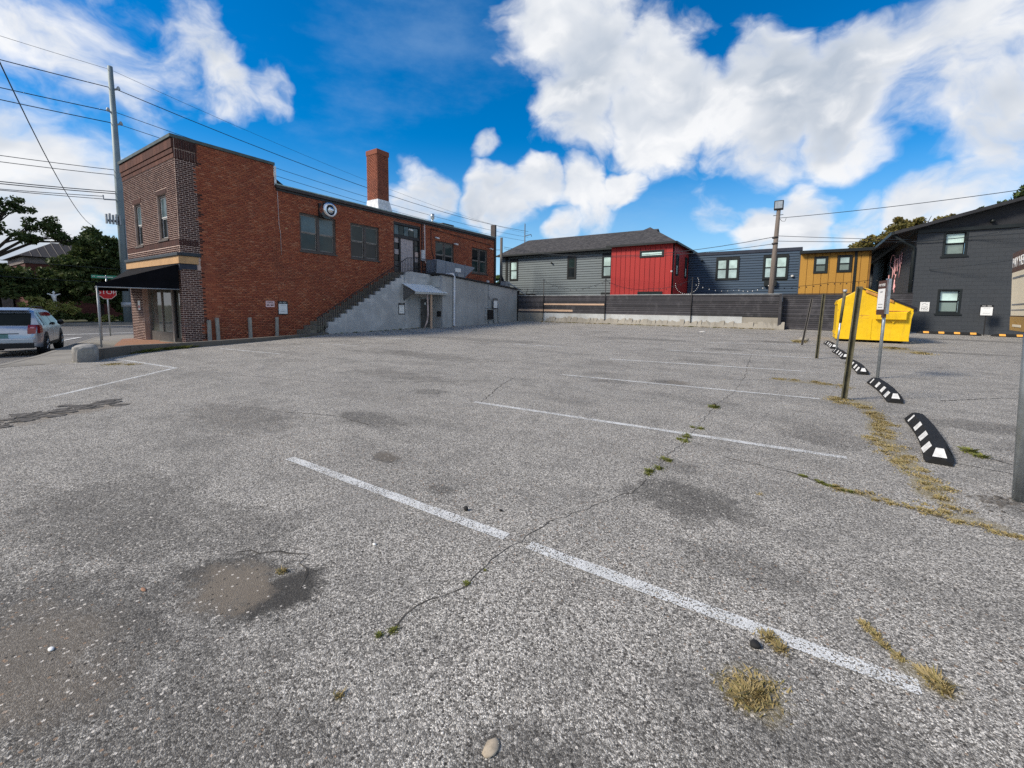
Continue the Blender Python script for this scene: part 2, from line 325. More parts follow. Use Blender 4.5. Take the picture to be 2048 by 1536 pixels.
def mk_asphalt(name, lo, hi, scale, stains=True, contrast=1.):
    s = NT(name); P = s.pos()
    big = s.noise(.35, 5, .6); mid = s.noise(2.2, 6, .65)
    v = s.vor(scale); v2 = s.vor(scale*2.1)
    edge = s.vor(scale, 'DISTANCE_TO_EDGE')
    rc = s.n('ShaderNodeSeparateColor'); s.l(v.outputs['Color'], rc.inputs[0]); r1 = rc.outputs[0]
    rc2 = s.n('ShaderNodeSeparateColor'); s.l(v2.outputs['Color'], rc2.inputs[0])
    val = s.math('ADD', s.math('MULTIPLY', r1, .65), s.math('MULTIPLY', rc2.outputs[0], .35))
    stone = s.ramp(val, [(.14, lo), (.40, tuple((a*.72+b*.28) for a, b in zip(lo, hi))), (.66, tuple((a*.42+b*.58) for a, b in zip(lo, hi))), (.86, hi)])
    tint = s.mix(s.math('MULTIPLY', rc.outputs[1], .28), stone, (.34, .30, .25))
    binder = s.math('MULTIPLY', s.mapr(edge.outputs['Distance'], .02, .16, 1, 0), s.mapr(s.noise(60, 2, .5), .38, .58, .25, 1))
    c = s.mix(s.math('MULTIPLY', binder, .72*contrast), tint, (.022, .021, .020))
    c = s.mix(s.math('MULTIPLY', s.mapr(mid, .42, .70), .28), c, (.09, .087, .083))
    c = s.mix(s.math('MULTIPLY', s.mapr(big, .48, .72), .22), c, (.10, .097, .092))
    c = s.mix(s.math('MULTIPLY', s.mapr(s.noise(.8, 5, .6), .52, .75), .25), c, (.30, .29, .27))
    c = s.mix(s.math('MULTIPLY', s.mapr(s.noise(.55, 8, .68, stretch=(.7, 1.6, 1)), .47, .66), .32), c, (.085, .082, .076))
    c = s.mix(s.math('MULTIPLY', s.mapr(s.noise(7, 5, .75), .55, .75), .35), c, (.055, .052, .050))
    if stains:
        nz = s.noise(4, 9, .78); nzb = s.math('MULTIPLY', s.math('SUBTRACT', nz, .5), 2.6)
        def blob(x, y, rx, ry):
            mp = s.n('ShaderNodeMapping', vector_type='POINT'); mp.inputs['Location'].default_value = (-x/rx, -y/ry, 0); mp.inputs['Scale'].default_value = (1/rx, 1/ry, 0); s.l(P, mp.inputs[0])
            q = s.n('ShaderNodeVectorMath', operation='LENGTH'); s.l(mp.outputs[0], q.inputs[0])
            return s.mapr(s.math('ADD', q.outputs['Value'], nzb), .55, 1.15, 1, 0)
        acc = 0.
        for x, y, rx, ry, w in STAINS: acc = s.math('MAXIMUM', acc, s.math('MULTIPLY', blob(x, y, rx, ry), w))
        c = s.mix(acc, c, (.040, .038, .035))
        acc = 0.
        for x, y, rx, ry, w in BROWN: acc = s.math('MAXIMUM', acc, s.math('MULTIPLY', blob(x, y, rx, ry), w))
        c = s.mix(s.math('MULTIPLY', acc, .70), c, (.20, .17, .135))
        acc = 0.
        for x, y, rx, ry, w in THATCH: acc = s.math('MAXIMUM', acc, s.math('MULTIPLY', blob(x, y, rx, ry), w))
        c = s.mix(s.math('MULTIPLY', acc, .6), c, (.26, .215, .11))
    # larger embedded stones here and there, pale and dark
    w3 = s.vor(52); q3 = s.n('ShaderNodeSeparateColor'); s.l(w3.outputs['Color'], q3.inputs[0])
    body = s.mapr(w3.outputs['Distance'], .30, .40, 1, 0)
    c = s.mix(s.math('MULTIPLY', body, s.mapr(q3.outputs[0], .90, .93, 0, .85)), c, (.62, .58, .52))
    c = s.mix(s.math('MULTIPLY', body, s.mapr(q3.outputs[1], .90, .93, 0, .85)), c, (.030, .028, .026))
    c = s.mix(s.math('MULTIPLY', body, s.mapr(q3.outputs[2], .95, .97, 0, .7)), c, (.30, .20, .13))
    h = s.math('ADD', s.mapr(edge.outputs['Distance'], .0, .3), s.math('MULTIPLY', r1, .8))
    s.bump(h, .5, .005)
    MATS[name] = s.fin(c, .9, 0, .25)
mk_asphalt('asphalt_lot', (.022, .021, .020), (.91, .87, .79), 125)
mk_asphalt('asphalt_street', (.06, .062, .064), (.24, .245, .25), 60, False, .6)
mk_concrete('sidewalk_concrete', (.27, .255, .225), (.17, .15, .12), .4, scale=.9)
def mk_paint():
    s = NT('lot_paint'); v = s.vor(125); e = s.vor(125, 'DISTANCE_TO_EDGE'); rc = s.n('ShaderNodeSeparateColor'); s.l(v.outputs['Color'], rc.inputs[0])
    wear = s.math('ADD', s.math('MULTIPLY', rc.outputs[2], .50), s.math('MULTIPLY', s.noise(2.3, 5, .6), .9))
    hole = s.math('MAXIMUM', s.mapr(wear, .70, .86), s.mapr(e.outputs['Distance'], .02, .10, .75, 0))
    tr = s.n('ShaderNodeBsdfTransparent'); ms = s.n('ShaderNodeMixShader'); s.l(hole, ms.inputs[0])
    s.fin(s.mix(s.mapr(s.noise(9, 4), .3, .7), (.74, .75, .74), (.60, .61, .60)), .8, 0, .2); s.l(s.b.outputs[0], ms.inputs[1]); s.l(tr.outputs[0], ms.inputs[2]); s.l(ms.outputs[0], s.out.inputs[0])
    MATS['lot_paint'] = s.m
mk_paint()
plain('road_paint', (.62, .62, .60), .8, var=.2, scale=3)
plain('crack_dark', (.065, .060, .053), .95, var=.5, scale=8)
plain('tar_seal', (.095, .088, .080), .95, var=.6, scale=14)
def mk_paver():
    s = NT('brick_paver'); g = s.n('ShaderNodeTexBrick'); g.inputs['Scale'].default_value = 1.; g.inputs['Brick Width'].default_value = .2; g.inputs['Row Height'].default_value = .1; g.inputs['Mortar Size'].default_value = .006
    g.inputs['Color1'].default_value = (.34, .15, .085, 1); g.inputs['Color2'].default_value = (.27, .13, .08, 1); g.inputs['Mortar'].default_value = (.2, .15, .11, 1); s.l(s.pos(), g.inputs['Vector'])
    MATS['brick_paver'] = s.fin(s.mix(s.math('MULTIPLY', s.noise(2, 4), .4), g.outputs[0], (.30, .2, .14)), .9)
mk_paver()

# ------------------------------------------------------------------ geometry helpers
class Fr:
    """a flat frame: origin, u and v along the face, w out of it"""
    def __init__(s, o, u, v, w): s.o, s.u, s.v, s.w = Vector(o), Vector(u), Vector(v), Vector(w)
    def p(s, u, v, w=0.): return s.o + s.u*u + s.v*v + s.w*w
def wloc(o):
    return Vector((0, 0, 0)) if o is None else (o.location + wloc(o.parent))
class MB:
    def __init__(s): s.v = []; s.f = []; s.mi = []; s.cur = 0
    def add(s, vs, fs):
        b = len(s.v); s.v.extend(tuple(x) for x in vs)
        for f in fs: s.f.append(tuple(i+b for i in f)); s.mi.append(s.cur)
        return s
    def hexa(s, p):      # 8 corners: bottom 4 ccw, top 4 ccw
        return s.add(p, [(0, 3, 2, 1), (4, 5, 6, 7), (0, 1, 5, 4), (1, 2, 6, 5), (2, 3, 7, 6), (3, 0, 4, 7)])
    def box(s, x0, x1, y0, y1, z0, z1):
        s.hexa([(x0, y0, z0), (x1, y0, z0), (x1, y1, z0), (x0, y1, z0), (x0, y0, z1), (x1, y0, z1), (x1, y1, z1), (x0, y1, z1)]); return s
    def fbox(s, F, u0, u1, v0, v1, w0, w1):
        s.hexa([F.p(u0, v0, w0), F.p(u1, v0, w0), F.p(u1, v1, w0), F.p(u0, v1, w0), F.p(u0, v0, w1), F.p(u1, v0, w1), F.p(u1, v1, w1), F.p(u0, v1, w1)]); return s
    def quad(s, a, b, c, d): s.add([a, b, c, d], [(0, 1, 2, 3)]); return s
    def fquad(s, F, u0, u1, v0, v1, w=0.): return s.quad(F.p(u0, v0, w), F.p(u1, v0, w), F.p(u1, v1, w), F.p(u0, v1, w))
    def prism(s, poly, off):
        n = len(poly); off = Vector(off); P = [Vector(q) for q in poly]
        s.add(P+[q+off for q in P], [tuple(range(n-1, -1, -1)), tuple(range(n, 2*n))]+[(i, (i+1) % n, n+(i+1) % n, n+i) for i in range(n)]); return s
    def tube(s, pts, r, n=8, caps=True):
        pts = [Vector(p) for p in pts]; rs = r if isinstance(r, (list, tuple)) else [r]*len(pts); rings = []
        up = None
        for i, p in enumerate(pts):
            t = (pts[min(i+1, len(pts)-1)]-pts[max(i-1, 0)]).normalized()
            if up is None: up = Vector((0, 0, 1)) if abs(t.z) < .9 else Vector((1, 0, 0))
            a = t.cross(up).normalized(); b = a.cross(t).normalized(); up = b
            rings.append([p+(a*math.cos(2*math.pi*k/n)+b*math.sin(2*math.pi*k/n))*rs[i] for k in range(n)])
        b0 = len(s.v)
        for q in rings: s.v.extend(tuple(x) for x in q)
        for i in range(len(pts)-1):
            for k in range(n):
                a = b0+i*n+k; b = b0+i*n+(k+1) % n; s.f.append((a, b, b+n, a+n)); s.mi.append(s.cur)
        if caps:
            s.f.append(tuple(b0+k for k in range(n-1, -1, -1))); s.mi.append(s.cur)
            e = b0+(len(pts)-1)*n; s.f.append(tuple(e+k for k in range(n))); s.mi.append(s.cur)
        return s
    def lathe(s, base, axis, prof, n=20):
        ax = Vector(axis).normalized(); a = ax.orthogonal().normalized(); b = ax.cross(a); base = Vector(base); b0 = len(s.v)
        for h, r in prof:
            for k in range(n):
                t = 2*math.pi*k/n; s.v.append(tuple(base+ax*h+(a*math.cos(t)+b*math.sin(t))*r))
        for i in range(len(prof)-1):
            for k in range(n):
                x = b0+i*n+k; y = b0+i*n+(k+1) % n; s.f.append((x, y, y+n, x+n)); s.mi.append(s.cur)
        return s
    def grid(s, P):      # P[i][j]
        n, m = len(P), len(P[0]); b = len(s.v)
        for r in P: s.v.extend(tuple(q) for q in r)
        for i in range(n-1):
            for j in range(m-1): s.f.append((b+i*m+j, b+i*m+j+1, b+(i+1)*m+j+1, b+(i+1)*m+j)); s.mi.append(s.cur)
        return s
    def mesh(s, name, mats, off=Vector((0, 0, 0)), smooth=False, weld=False):
        me = bpy.data.meshes.new(name); off = Vector(off)
        me.from_pydata([(x-off.x, y-off.y, z-off.z) for x, y, z in s.v], [], s.f)
        for m in (mats if isinstance(mats, (list, tuple)) else [mats]): me.materials.append(m if not isinstance(m, str) else MATS[m])
        if isinstance(mats, (list, tuple)) and len(mats) > 1: me.polygons.foreach_set('material_index', s.mi)
        import bmesh
        bm = bmesh.new(); bm.from_mesh(me)
        if weld: bmesh.ops.remove_doubles(bm, verts=bm.verts, dist=1e-4)
        bmesh.ops.recalc_face_normals(bm, faces=bm.faces); bm.to_mesh(me); bm.free()
        if smooth: me.polygons.foreach_set('use_smooth', [True]*len(me.polygons))
        me.update(); return me
    def build(s, name, mat, parent=None, smooth=False, weld=False, bevel=0., **tags):
        off = wloc(parent); me = s.mesh(name, mat, off, smooth, weld)
        o = bpy.data.objects.new(name, me); COL.objects.link(o); o.parent = parent
        if bevel:
            b = o.modifiers.new('bevel', 'BEVEL'); b.width = bevel; b.segments = 2; b.limit_method = 'ANGLE'
        for k, v in tags.items(): o[k] = v
        return o
def raw(name, verts, faces, mat, parent=None, **tags):
    me = bpy.data.meshes.new(name); n = len(verts); fl = faces.shape[1]
    me.vertices.add(n); me.vertices.foreach_set('co', np.asarray(verts, dtype=np.float32).ravel())
    me.loops.add(faces.size); me.loops.foreach_set('vertex_index', faces.astype(np.int32).ravel())
    me.polygons.add(len(faces)); me.polygons.foreach_set('loop_start', np.arange(0, faces.size, fl, dtype=np.int32))
    me.materials.append(MATS[mat]); me.update(calc_edges=True); me.validate()
    o = bpy.data.objects.new(name, me); COL.objects.link(o); o.parent = parent
    for k, v in tags.items(): o[k] = v
    return o
def thing(name, label, cat, loc=(0, 0, 0), group=None, rz=0.):
    o = bpy.data.objects.new(name, None); COL.objects.link(o); o.location = loc; o.rotation_euler = (0, 0, rz); o.empty_display_size = .2
    o['label'] = label; o['category'] = cat
    if group: o['group'] = group
    return o
def tag(o, label, cat, group=None):
    o['label'] = label; o['category'] = cat
    if group: o['group'] = group
    return o
def copy_tree(o, parent=None):
    c = o.copy(); COL.objects.link(c); c.parent = parent
    for ch in o.children: copy_tree(ch, c)
    return c
_ub = {}
def unit(mat, shape='box'):
    k = (mat, shape)
    if k not in _ub:
        b = MB()
        if shape == 'box': b.box(0, 1, 0, 1, 0, 1)
        elif shape == 'lap': b.hexa([(0, 0, 0), (1, 0, 0), (1, 1, 0), (0, 1, 0), (0, 0, 1), (1, 0, 1), (1, 1, .25), (0, 1, .25)])
        elif shape == 'chamfer':
            e, d = .007, .018
            b.add([(0, 0, 0), (1, 0, 0), (1, 1, 0), (0, 1, 0), (0, 0, .55), (1, 0, .55), (1, 1, .55), (0, 1, .55), (e, d, 1), (1-e, d, 1), (1-e, 1-d, 1), (e, 1-d, 1)],
                  [(0, 1, 5, 4), (1, 2, 6, 5), (2, 3, 7, 6), (3, 0, 4, 7), (4, 5, 9, 8), (5, 6, 10, 9), (6, 7, 11, 10), (7, 4, 8, 11), (8, 9, 10, 11)])
        _ub[k] = b.mesh(shape, mat)
    return _ub[k]
def piece(name, mat, parent, F, u0, u1, v0, v1, w0, w1, shape='box', label=None):
    """one box-like piece that shares its mesh with all its alikes"""
    o = bpy.data.objects.new(name, unit(mat, shape)); COL.objects.link(o); o.parent = parent
    m = Matrix((F.u*(u1-u0), F.v*(v1-v0), F.w*(w1-w0))).transposed().to_4x4(); m.translation = F.p(u0, v0, w0)-wloc(parent)
    o.matrix_local = m
    if label: o['label'] = label
    return o
def cut(u0, u1, v0, v1, holes):
    """the intervals of [u0,u1] left over by the holes that meet the course v0..v1"""
    iv = [(u0, u1)]
    for a, b, c, d in holes:
        if d <= v0+.2*(v1-v0) or c >= v1-.2*(v1-v0): continue
        nx = []
        for x, y in iv:
            if b <= x or a >= y: nx.append((x, y)); continue
            if a > x: nx.append((x, a))
            if b < y: nx.append((b, y))
        iv = nx
    return [(a, b) for a, b in iv if b-a > .03]
def backing(F, u0, u1, v0, v1, holes, w=0., depth=.2):
    """wall sheet with real openings and their reveals"""
    b = MB(); us = sorted({u0, u1, *[h[0] for h in holes], *[h[1] for h in holes]}); vv = sorted({v0, v1, *[h[2] for h in holes], *[h[3] for h in holes]})
    us = [x for x in us if u0 <= x <= u1]; vv = [x for x in vv if v0 <= x <= v1]
    for i in range(len(us)-1):
        for j in range(len(vv)-1):
            cu, cv = (us[i]+us[i+1])/2, (vv[j]+vv[j+1])/2
            if any(h[0] < cu < h[1] and h[2] < cv < h[3] for h in holes): continue
            b.fquad(F, us[i], us[i+1], vv[j], vv[j+1], w)
    for a, c, d, e in holes:
        for (p, q) in (((a, d), (a, e)), ((c, d), (c, e)), ((a, d), (c, d)), ((a, e), (c, e))):
            b.quad(F.p(*p, w), F.p(*q, w), F.p(*q, w-depth), F.p(*p, w-depth))
    return b
def brick_field(parent, F, u0, u1, v0, v1, holes, mat, single=0, L=.215, hc=.081, jt=.011, proud=.011, region=None, name='brick'):
    near = []; b = MB(); row = 0; v = v0
    while v < v1-.02:
        off = (row % 2)*L/2 + (.03 if row % 6 == 5 else 0)
        for a, c in cut(u0, u1, v, min(v+hc, v1), holes):
            k = math.floor((a-u0+off)/L)
            x = u0-off+k*L
            while x < c:
                p, q = max(x, a), min(x+L, c); x += L
                if q-p < .035: continue
                if region and not region((p+q)/2, v+hc/2, row): continue
                near.append((p, q-jt, v, min(v+hc, v1)-jt, proud+random.uniform(-.002, .003)))
        v += hc; row += 1
    C = Vector((0, 0, H))
    if single: near.sort(key=lambda t: ((F.p((t[0]+t[1])/2, t[2])-C).length/(.2+(t[1]-t[0]))))
    for t in near[:single]: piece(name, mat, parent, F, t[0], t[1], t[2], t[3], 0, t[4])
    V = []; Fa = []
    for p, q, c, d, w in near[single:]:
        k = len(V)
        V += [F.p(p, c, 0), F.p(q, c, 0), F.p(q, d, 0), F.p(p, d, 0), F.p(p, c, w), F.p(q, c, w), F.p(q, d, w), F.p(p, d, w)]
        Fa += [(k+4, k+5, k+6, k+7), (k, k+1, k+5, k+4), (k+1, k+2, k+6, k+5), (k+2, k+3, k+7, k+6), (k+3, k, k+4, k+7)]
    off = wloc(parent)
    if Fa: raw(name+'work', [tuple(x-off) for x in V], np.array(Fa), mat, parent, kind='stuff')
def text(s, F, u, v, size, mat, parent, w=.004, name='lettering', align='CENTER', sx=1.):
    c = bpy.data.curves.new(name, 'FONT'); c.body = s; c.size = size; c.align_x = align; c.align_y = 'CENTER'; c.extrude = .001; c.materials.append(MATS[mat])
    tmp = bpy.data.objects.new(name, c); me = bpy.data.meshes.new_from_object(tmp); bpy.data.objects.remove(tmp)
    o = bpy.data.objects.new(name, me); COL.objects.link(o); o.parent = parent; o['kind'] = 'stuff'
    m = Matrix((F.u*sx, F.v, F.w)).transposed().to_4x4(); m.translation = F.p(u, v, w)-wloc(parent); o.matrix_local = m; return o
def sash_window(parent, F, u0, u1, v0, v1, cols=1, trim=.09, frame='window_brown', sash='frame_grey', panes=('glass_teal', 'glass_dark'), wf=-.06, proud=None, rows=2, mull=.13, split=.5, back=.16, label=None):
    """window > sash and pane for every light; proud: trim stands on the wall face"""
    b = MB(); w0, w1 = (-back, wf) if proud is None else (-.08, proud)
    b.fbox(F, u0, u0+trim, v0, v1, w0, w1).fbox(F, u1-trim, u1, v0, v1, w0, w1).fbox(F, u0+trim, u1-trim, v1-trim, v1, w0, w1).fbox(F, u0+trim, u1-trim, v0, v0+trim, w0, w1)
    iw = (u1-u0-2*trim-(cols-1)*mull)/cols
    for c in range(1, cols):
        a = u0+trim+c*iw+(c-1)*mull; b.fbox(F, a, a+mull, v0+trim, v1-trim, w0, w1+.005)
    if proud is None: b.fbox(F, u0-.06, u1+.06, v0-.075, v0-.002, -.1, .045)      # sill
    win = b.build('window', frame, parent)
    if label: win['label'] = label
    for c in range(cols):
        a = u0+trim+c*(iw+mull)
        for r in range(rows):
            y0 = v0+trim+(0 if r == 0 else (v1-v0-2*trim)*split); y1 = v0+trim+(v1-v0-2*trim)*(split if r == 0 and rows == 2 else 1)
            ww = -.135 if r == 0 else -.105
            if proud is not None: ww = .036 if r == 0 else .046
            t = .045
            MB().fbox(F, a, a+t, y0, y1, ww-.03, ww).fbox(F, a+iw-t, a+iw, y0, y1, ww-.03, ww).fbox(F, a+t, a+iw-t, y1-t, y1, ww-.03, ww).fbox(F, a+t, a+iw-t, y0, y0+t, ww-.03, ww).build('sash', sash, win)
            MB().fbox(F, a+t, a+iw-t, y0+t, y1-t, ww-.022, ww-.014).build('pane', panes[(c*rows+(rows-1-r)) % len(panes)] if len(panes) > 2 else panes[0 if r == rows-1 else 1], win)
    return win
def leaves(name, mat, clumps, per, size, parent=None, flat=.0, ratio=1.6, **tags):
    """clumps: (x,y,z,rx,ry,rz); leaf-sized quads spread through each clump"""
    cs = np.array(clumps, dtype=float); out = []
    n = len(cs)*per; idx = np.repeat(np.arange(len(cs)), per)
    d = rng.normal(size=(n, 3)); d /= np.linalg.norm(d, axis=1)[:, None]; rad = rng.random(n)**.45
    P = cs[idx, :3]+d*rad[:, None]*cs[idx, 3:]
    a = rng.normal(size=(n, 3)); a[:, 2] *= (1-flat); a /= np.linalg.norm(a, axis=1)[:, None]
    q = rng.normal(size=(n, 3)); b = np.cross(a, q); b /= np.linalg.norm(b, axis=1)[:, None]
    s = size*(.6+.8*rng.random(n))[:, None]
    A = a*s*ratio*.5; B = b*s*.5
    V = np.stack([P-A, P+B*.9, P+A, P-B*.9], 1).reshape(-1, 3)-np.array(wloc(parent))
    F = np.arange(n*4).reshape(-1, 4)
    return raw(name, V, F, mat, parent, **tags)
def crown_clumps(blobs, k, r):
    out = []
    for (x, y, z, rx, ry, rz), m in zip(blobs, k if isinstance(k, (list, tuple)) else [k]*len(blobs)):
        for _ in range(m):
            d = rng.normal(size=3); d /= np.linalg.norm(d); t = rng.random()**.4
            q = r*(.6+.8*rng.random())
            out.append((x+d[0]*t*rx, y+d[1]*t*ry, z+d[2]*t*rz, q, q, q*.7))
    return out
def tree(name, label, base, blobs, k, r, per, size, mat, trunk_r, group=None, limbs=True, height=None, cat='tree'):
    t = thing(name, label, cat, base, group)
    cl = crown_clumps(blobs, k, r); leaves('crown', mat, cl, per, size, t)
    top = Vector((base[0], base[1], height if height else min(b[2] for b in blobs)))
    b = MB(); b.tube([Vector(base)-Vector((0, 0, .2)), (Vector(base)+top)/2+Vector((.1, .08, 0)), top], [trunk_r*1.25, trunk_r, trunk_r*.8], 8)
    b.build('trunk', 'bark', t, True)
    if limbs:
        for bl in blobs:
            e = Vector(bl[:3]); mid = top.lerp(e, .5)+Vector((0, 0, .12*(e-top).length)); m = MB(); m.tube([top-Vector((0, 0, .3)), mid, e], [trunk_r*.6, trunk_r*.42, trunk_r*.14], 6)
            for _ in range(3):
                s_ = mid.lerp(e, random.random()*.7); e2 = e+Vector((random.uniform(-1, 1)*bl[3], random.uniform(-1, 1)*bl[4], random.uniform(-.5, .8)*bl[5])); m.tube([s_, s_.lerp(e2, .5)+Vector((0, 0, .1)), e2], [trunk_r*.25, trunk_r*.16, trunk_r*.06], 5)
            m.build('limb', 'bark', t, True)
    return t
def wire(name, label, a, b, sag, r=.03, cat='wire', group=None, mat='wire_black', n=14, extra=None):
    a, b = Vector(a), Vector(b); pts = [a.lerp(b, i/n)-Vector((0, 0, sag*4*(i/n)*(1-i/n))) for i in range(n+1)]
    return tag(MB().tube(pts, r, 5).build(name, mat, None, True), label, cat, group)

def zlot(x, y):
    z = .006*y+(.0004*y*y if y > 0 else 0)+(.0015*(y-22)**2 if y > 22 else 0)
    if x > 2 and y > 0: z -= (x-2)*.012*y/30
    return z
def zwalk(x): return -.022*max(0., -x-18)

# ------------------------------------------------------------------ setting: ground, lot, street
S = dict(kind='structure')
MB().quad((-700, -700, -.75), (700, -700, -.75), (700, 700, -.75), (-700, 700, -.75)).build('ground', 'terrain_soil', **S)
kerb_line = [(-15.9, 3.2), (-17.1, 4.3), (-17.8, 5.7), (-18.1, 7.2), (-18.55, 8.9), (-19.4, 11.2), (-20.2, 13.0)]
def xleft(y):
    if y < 3.2: return -15.9
    for (a, b), (c, d) in zip(kerb_line, kerb_line[1:]):
        if b <= y <= d: return a+(c-a)*(y-b)/(d-b)
    return -20.25 if y < 20.4 else -20.25
ys = sorted({round(-14+.5*i, 3) for i in range(88)} | {3.2, 29.2, 31}); ys = [y for y in ys if y <= 31]
xs_ = [0, .06, .14, .24, .34, .44, .52, .58, .62, .68, .76, .86, 1]
lot = MB().grid([[(xleft(y)+(34-xleft(y))*t, y, zlot(xleft(y)+(34-xleft(y))*t, y)) for t in xs_] for y in ys]).build('parking_lot', 'asphalt_lot', None, True, **S)
def strip(pts, w, dz, seg=.35, jit=0., wj=0.):
    """a ribbon that follows the lot surface"""
    P = []
    for (a, b), (c, d) in zip(pts, pts[1:]):
        n = max(1, int(math.hypot(c-a, d-b)/seg)); P += [(a+(c-a)*i/n, b+(d-b)*i/n) for i in range(n)]
    P.append(pts[-1]); G = []
    for i, (x, y) in enumerate(P):
        x2, y2 = P[min(i+1, len(P)-1)]; x1, y1 = P[max(i-1, 0)]; l = math.hypot(x2-x1, y2-y1) or 1; nx, ny = -(y2-y1)/l, (x2-x1)/l
        j = random.uniform(-jit, jit); h = w/2*(1+random.uniform(-wj, wj)); x, y = x+nx*j, y+ny*j
        G.append([(x-nx*h, y-ny*h, zlot(x, y)+dz), (x+nx*h, y+ny*h, zlot(x, y)+dz)])
    return MB().grid(G)
for a, b in [((-4.31, 2.29), (-1.60, 2.33)), ((-1.42, 2.335), (.52, 2.36)), ((-4.40, 5.43), (.5, 5.71)), ((-4.55, 8.76), (.36, 9.13)), ((-4.65, 12.12), (.16, 12.71)), ((-3.9, 15.6), (.36, 15.95)), ((-3.2, 19.5), (.02, 20.5)), ((-3.4, 23.6), (-.4, 23.9)), ((-9.5, 14.2), (-7.2, 14.4)), ((-10.4, 23.5), (-7.6, 24.1)),
             ((-15.9, 3.67), (-12.64, 4.0)), ((-12.64, 4.0), (-10.3, 1.45)), ((-16.8, 6.64), (-13.6, 7.03)), ((-15.84, 9.8), (-13.8, 10.07)), ((-17.0, 13.0), (-14.5, 13.3)), ((-17.3, 17.6), (-14.8, 17.9)), ((-16.6, 21.6), (-14.6, 21.8))]:
    strip([a, b], .10 if b[1] < 11 else .14, .004, .25, .004, .06).build('painted_line', 'lot_paint', lot)
for pts, w in [([(-1.57, 1.26), (-1.6, 1.5), (-1.5, 1.78), (-1.52, 2.13), (-1.45, 2.7), (-1.1, 3.6), (-1.12, 4.1), (-1.05, 5.6), (-1.07, 7.5), (-.95, 9.0), (-1.0, 11.5), (-1.1, 12.6), (-1.3, 16.5), (-1.2, 20)], .0065),
               ([(-.6, 5.0), (.1, 4.85), (.45, 4.64), (1.0, 4.5), (1.45, 4.4), (2.4, 4.2)], .014), ([(-5.2, 7.9), (-4.9, 6.9), (-4.6, 6.2), (-4.3, 5.5)], .014), ([(-10.3, 4.4), (-8, 5.0), (-6.4, 6.3), (-5.3, 7.3)], .009),
               ([(1.75, 6.6), (2.3, 6.2), (3.2, 5.8), (4.5, 5.3)], .012), ([(1.4, 6.2), (2.2, 6.0), (3.4, 5.2)], .012), ([(-6.2, 3.3), (-5.4, 3.6), (-4.7, 3.55)], .012),
               ([(.3, .6), (.55, .95), (.9, 1.1), (1.5, 1.6)], .014), ([(-7.6, 9.0), (-6.7, 10.2), (-6.5, 11.8), (-5.5, 13)], .014), ([(2.1, 10.2), (3.1, 11.2), (4.9, 11.4), (7, 12.2)], .018), ([(2.8, 15.5), (4.6, 15.9), (7, 15.7)], .02), ([(-2.25, 1.22), (-2.33, 1.33), (-2.47, 1.36), (-2.52, 1.43), (-2.63, 1.37), (-2.72, 1.36), (-2.80, 1.27), (-2.93, 1.2)], .009)]:
    strip(pts, w, .002, .07, .02, .6).build('pavement_crack', 'crack_dark', lot)
# broken edge of asphalt by the drive
b = MB(); rq = random.Random(5)
for i in range(70):
    t = rq.random(); x = -9.12+.38*t+rq.gauss(0, .15)+(.28 if rq.random() < .25 else 0); y = 2.1-1.5*t; r = rq.uniform(.015, .085)*(1 if rq.random() < .8 else 1.5); z = zlot(x, y); n = 7
    ph = rq.random()*6; top = [(x+math.cos(ph+k*6.283/n)*r*rq.uniform(.6, 1.2), y+math.sin(ph+k*6.283/n)*r*1.5*rq.uniform(.6, 1.2), z+rq.uniform(.003, .014)) for k in range(n)]
    b.add([(q[0], q[1], z-.02) for q in top]+top, [tuple(range(n, 2*n))]+[(k, (k+1) % n, n+(k+1) % n, n+k) for k in range(n)])
b.build('broken_asphalt', 'tar_seal', lot, kind='stuff')
# street: slopes down to the crossing
def street_z(x): return zwalk(x)-.19 if x > -36 else -.58
sx = [30, 5, -8, -12, -16, -18, -20, -22, -24, -26, -28, -30, -32, -34, -36, -40, -50, -58]
MB().grid([[(x, y, street_z(x)) for x in sx] for y in (-60, -20, 0, 9, 30, 80)]).build('street', 'asphalt_street', **S)
strk = [(12, -8.4), (-8, -1.6), (-12, 0.0), (-16.4, 1.6), (-19.1, 2.76), (-22.6, 3.8), (-30.1, 6.12), (-33.0, 7.0), (-34.6, 8.0), (-35.3, 9.6), (-35.4, 14), (-35.4, 60)]
inner = [(12, -6.4), (-8, -.2), (-15.88, -.5), (-15.88, 3.2), (-17.0, 4.4), (-17.7, 5.8), (-18.0, 7.3), (-20.9, 7.8), (-21.5, 8.6), (-21.5, 10.2), (-21.5, 14), (-21.5, 60)]
G = []
for (a, c), (d, e) in zip(strk, inner): G.append([(a, c, zwalk(a)-.0), ((a+d)/2, (c+e)/2, zwalk((a+d)/2)), (d, e, zwalk(d))])
walk = MB().grid(G); 
walk.build('sidewalk', 'sidewalk_concrete', **S)
MB().grid([[(-21.6, 7.9, -.13), (-21.6, 31, -.13)], [(-18.0, 7.3, -.012), (-19.3, 31, -.012)]]).build('gravel_strip', 'concrete_kerb', **S)
b = MB()
for (a, c), (d, e) in zip(strk, strk[1:]):
    dx, dy = d-a, e-c; l = math.hypot(dx, dy); nx, ny = dy/l*.15, -dx/l*.15
    if ny > 0 and nx < 0: nx, ny = -nx, -ny
    b.hexa([(a, c, zwalk(a)-.3), (d, e, zwalk(d)-.3), (d-nx*-1*0, e, zwalk(d)-.3), (a, c, zwalk(a)-.3), (a, c, zwalk(a)+.006), (d, e, zwalk(d)+.006), (d-nx, e-ny, zwalk(d)+.006), (a-nx, c-ny, zwalk(a)+.006)])
b.build('kerb', 'sidewalk_concrete', **S)
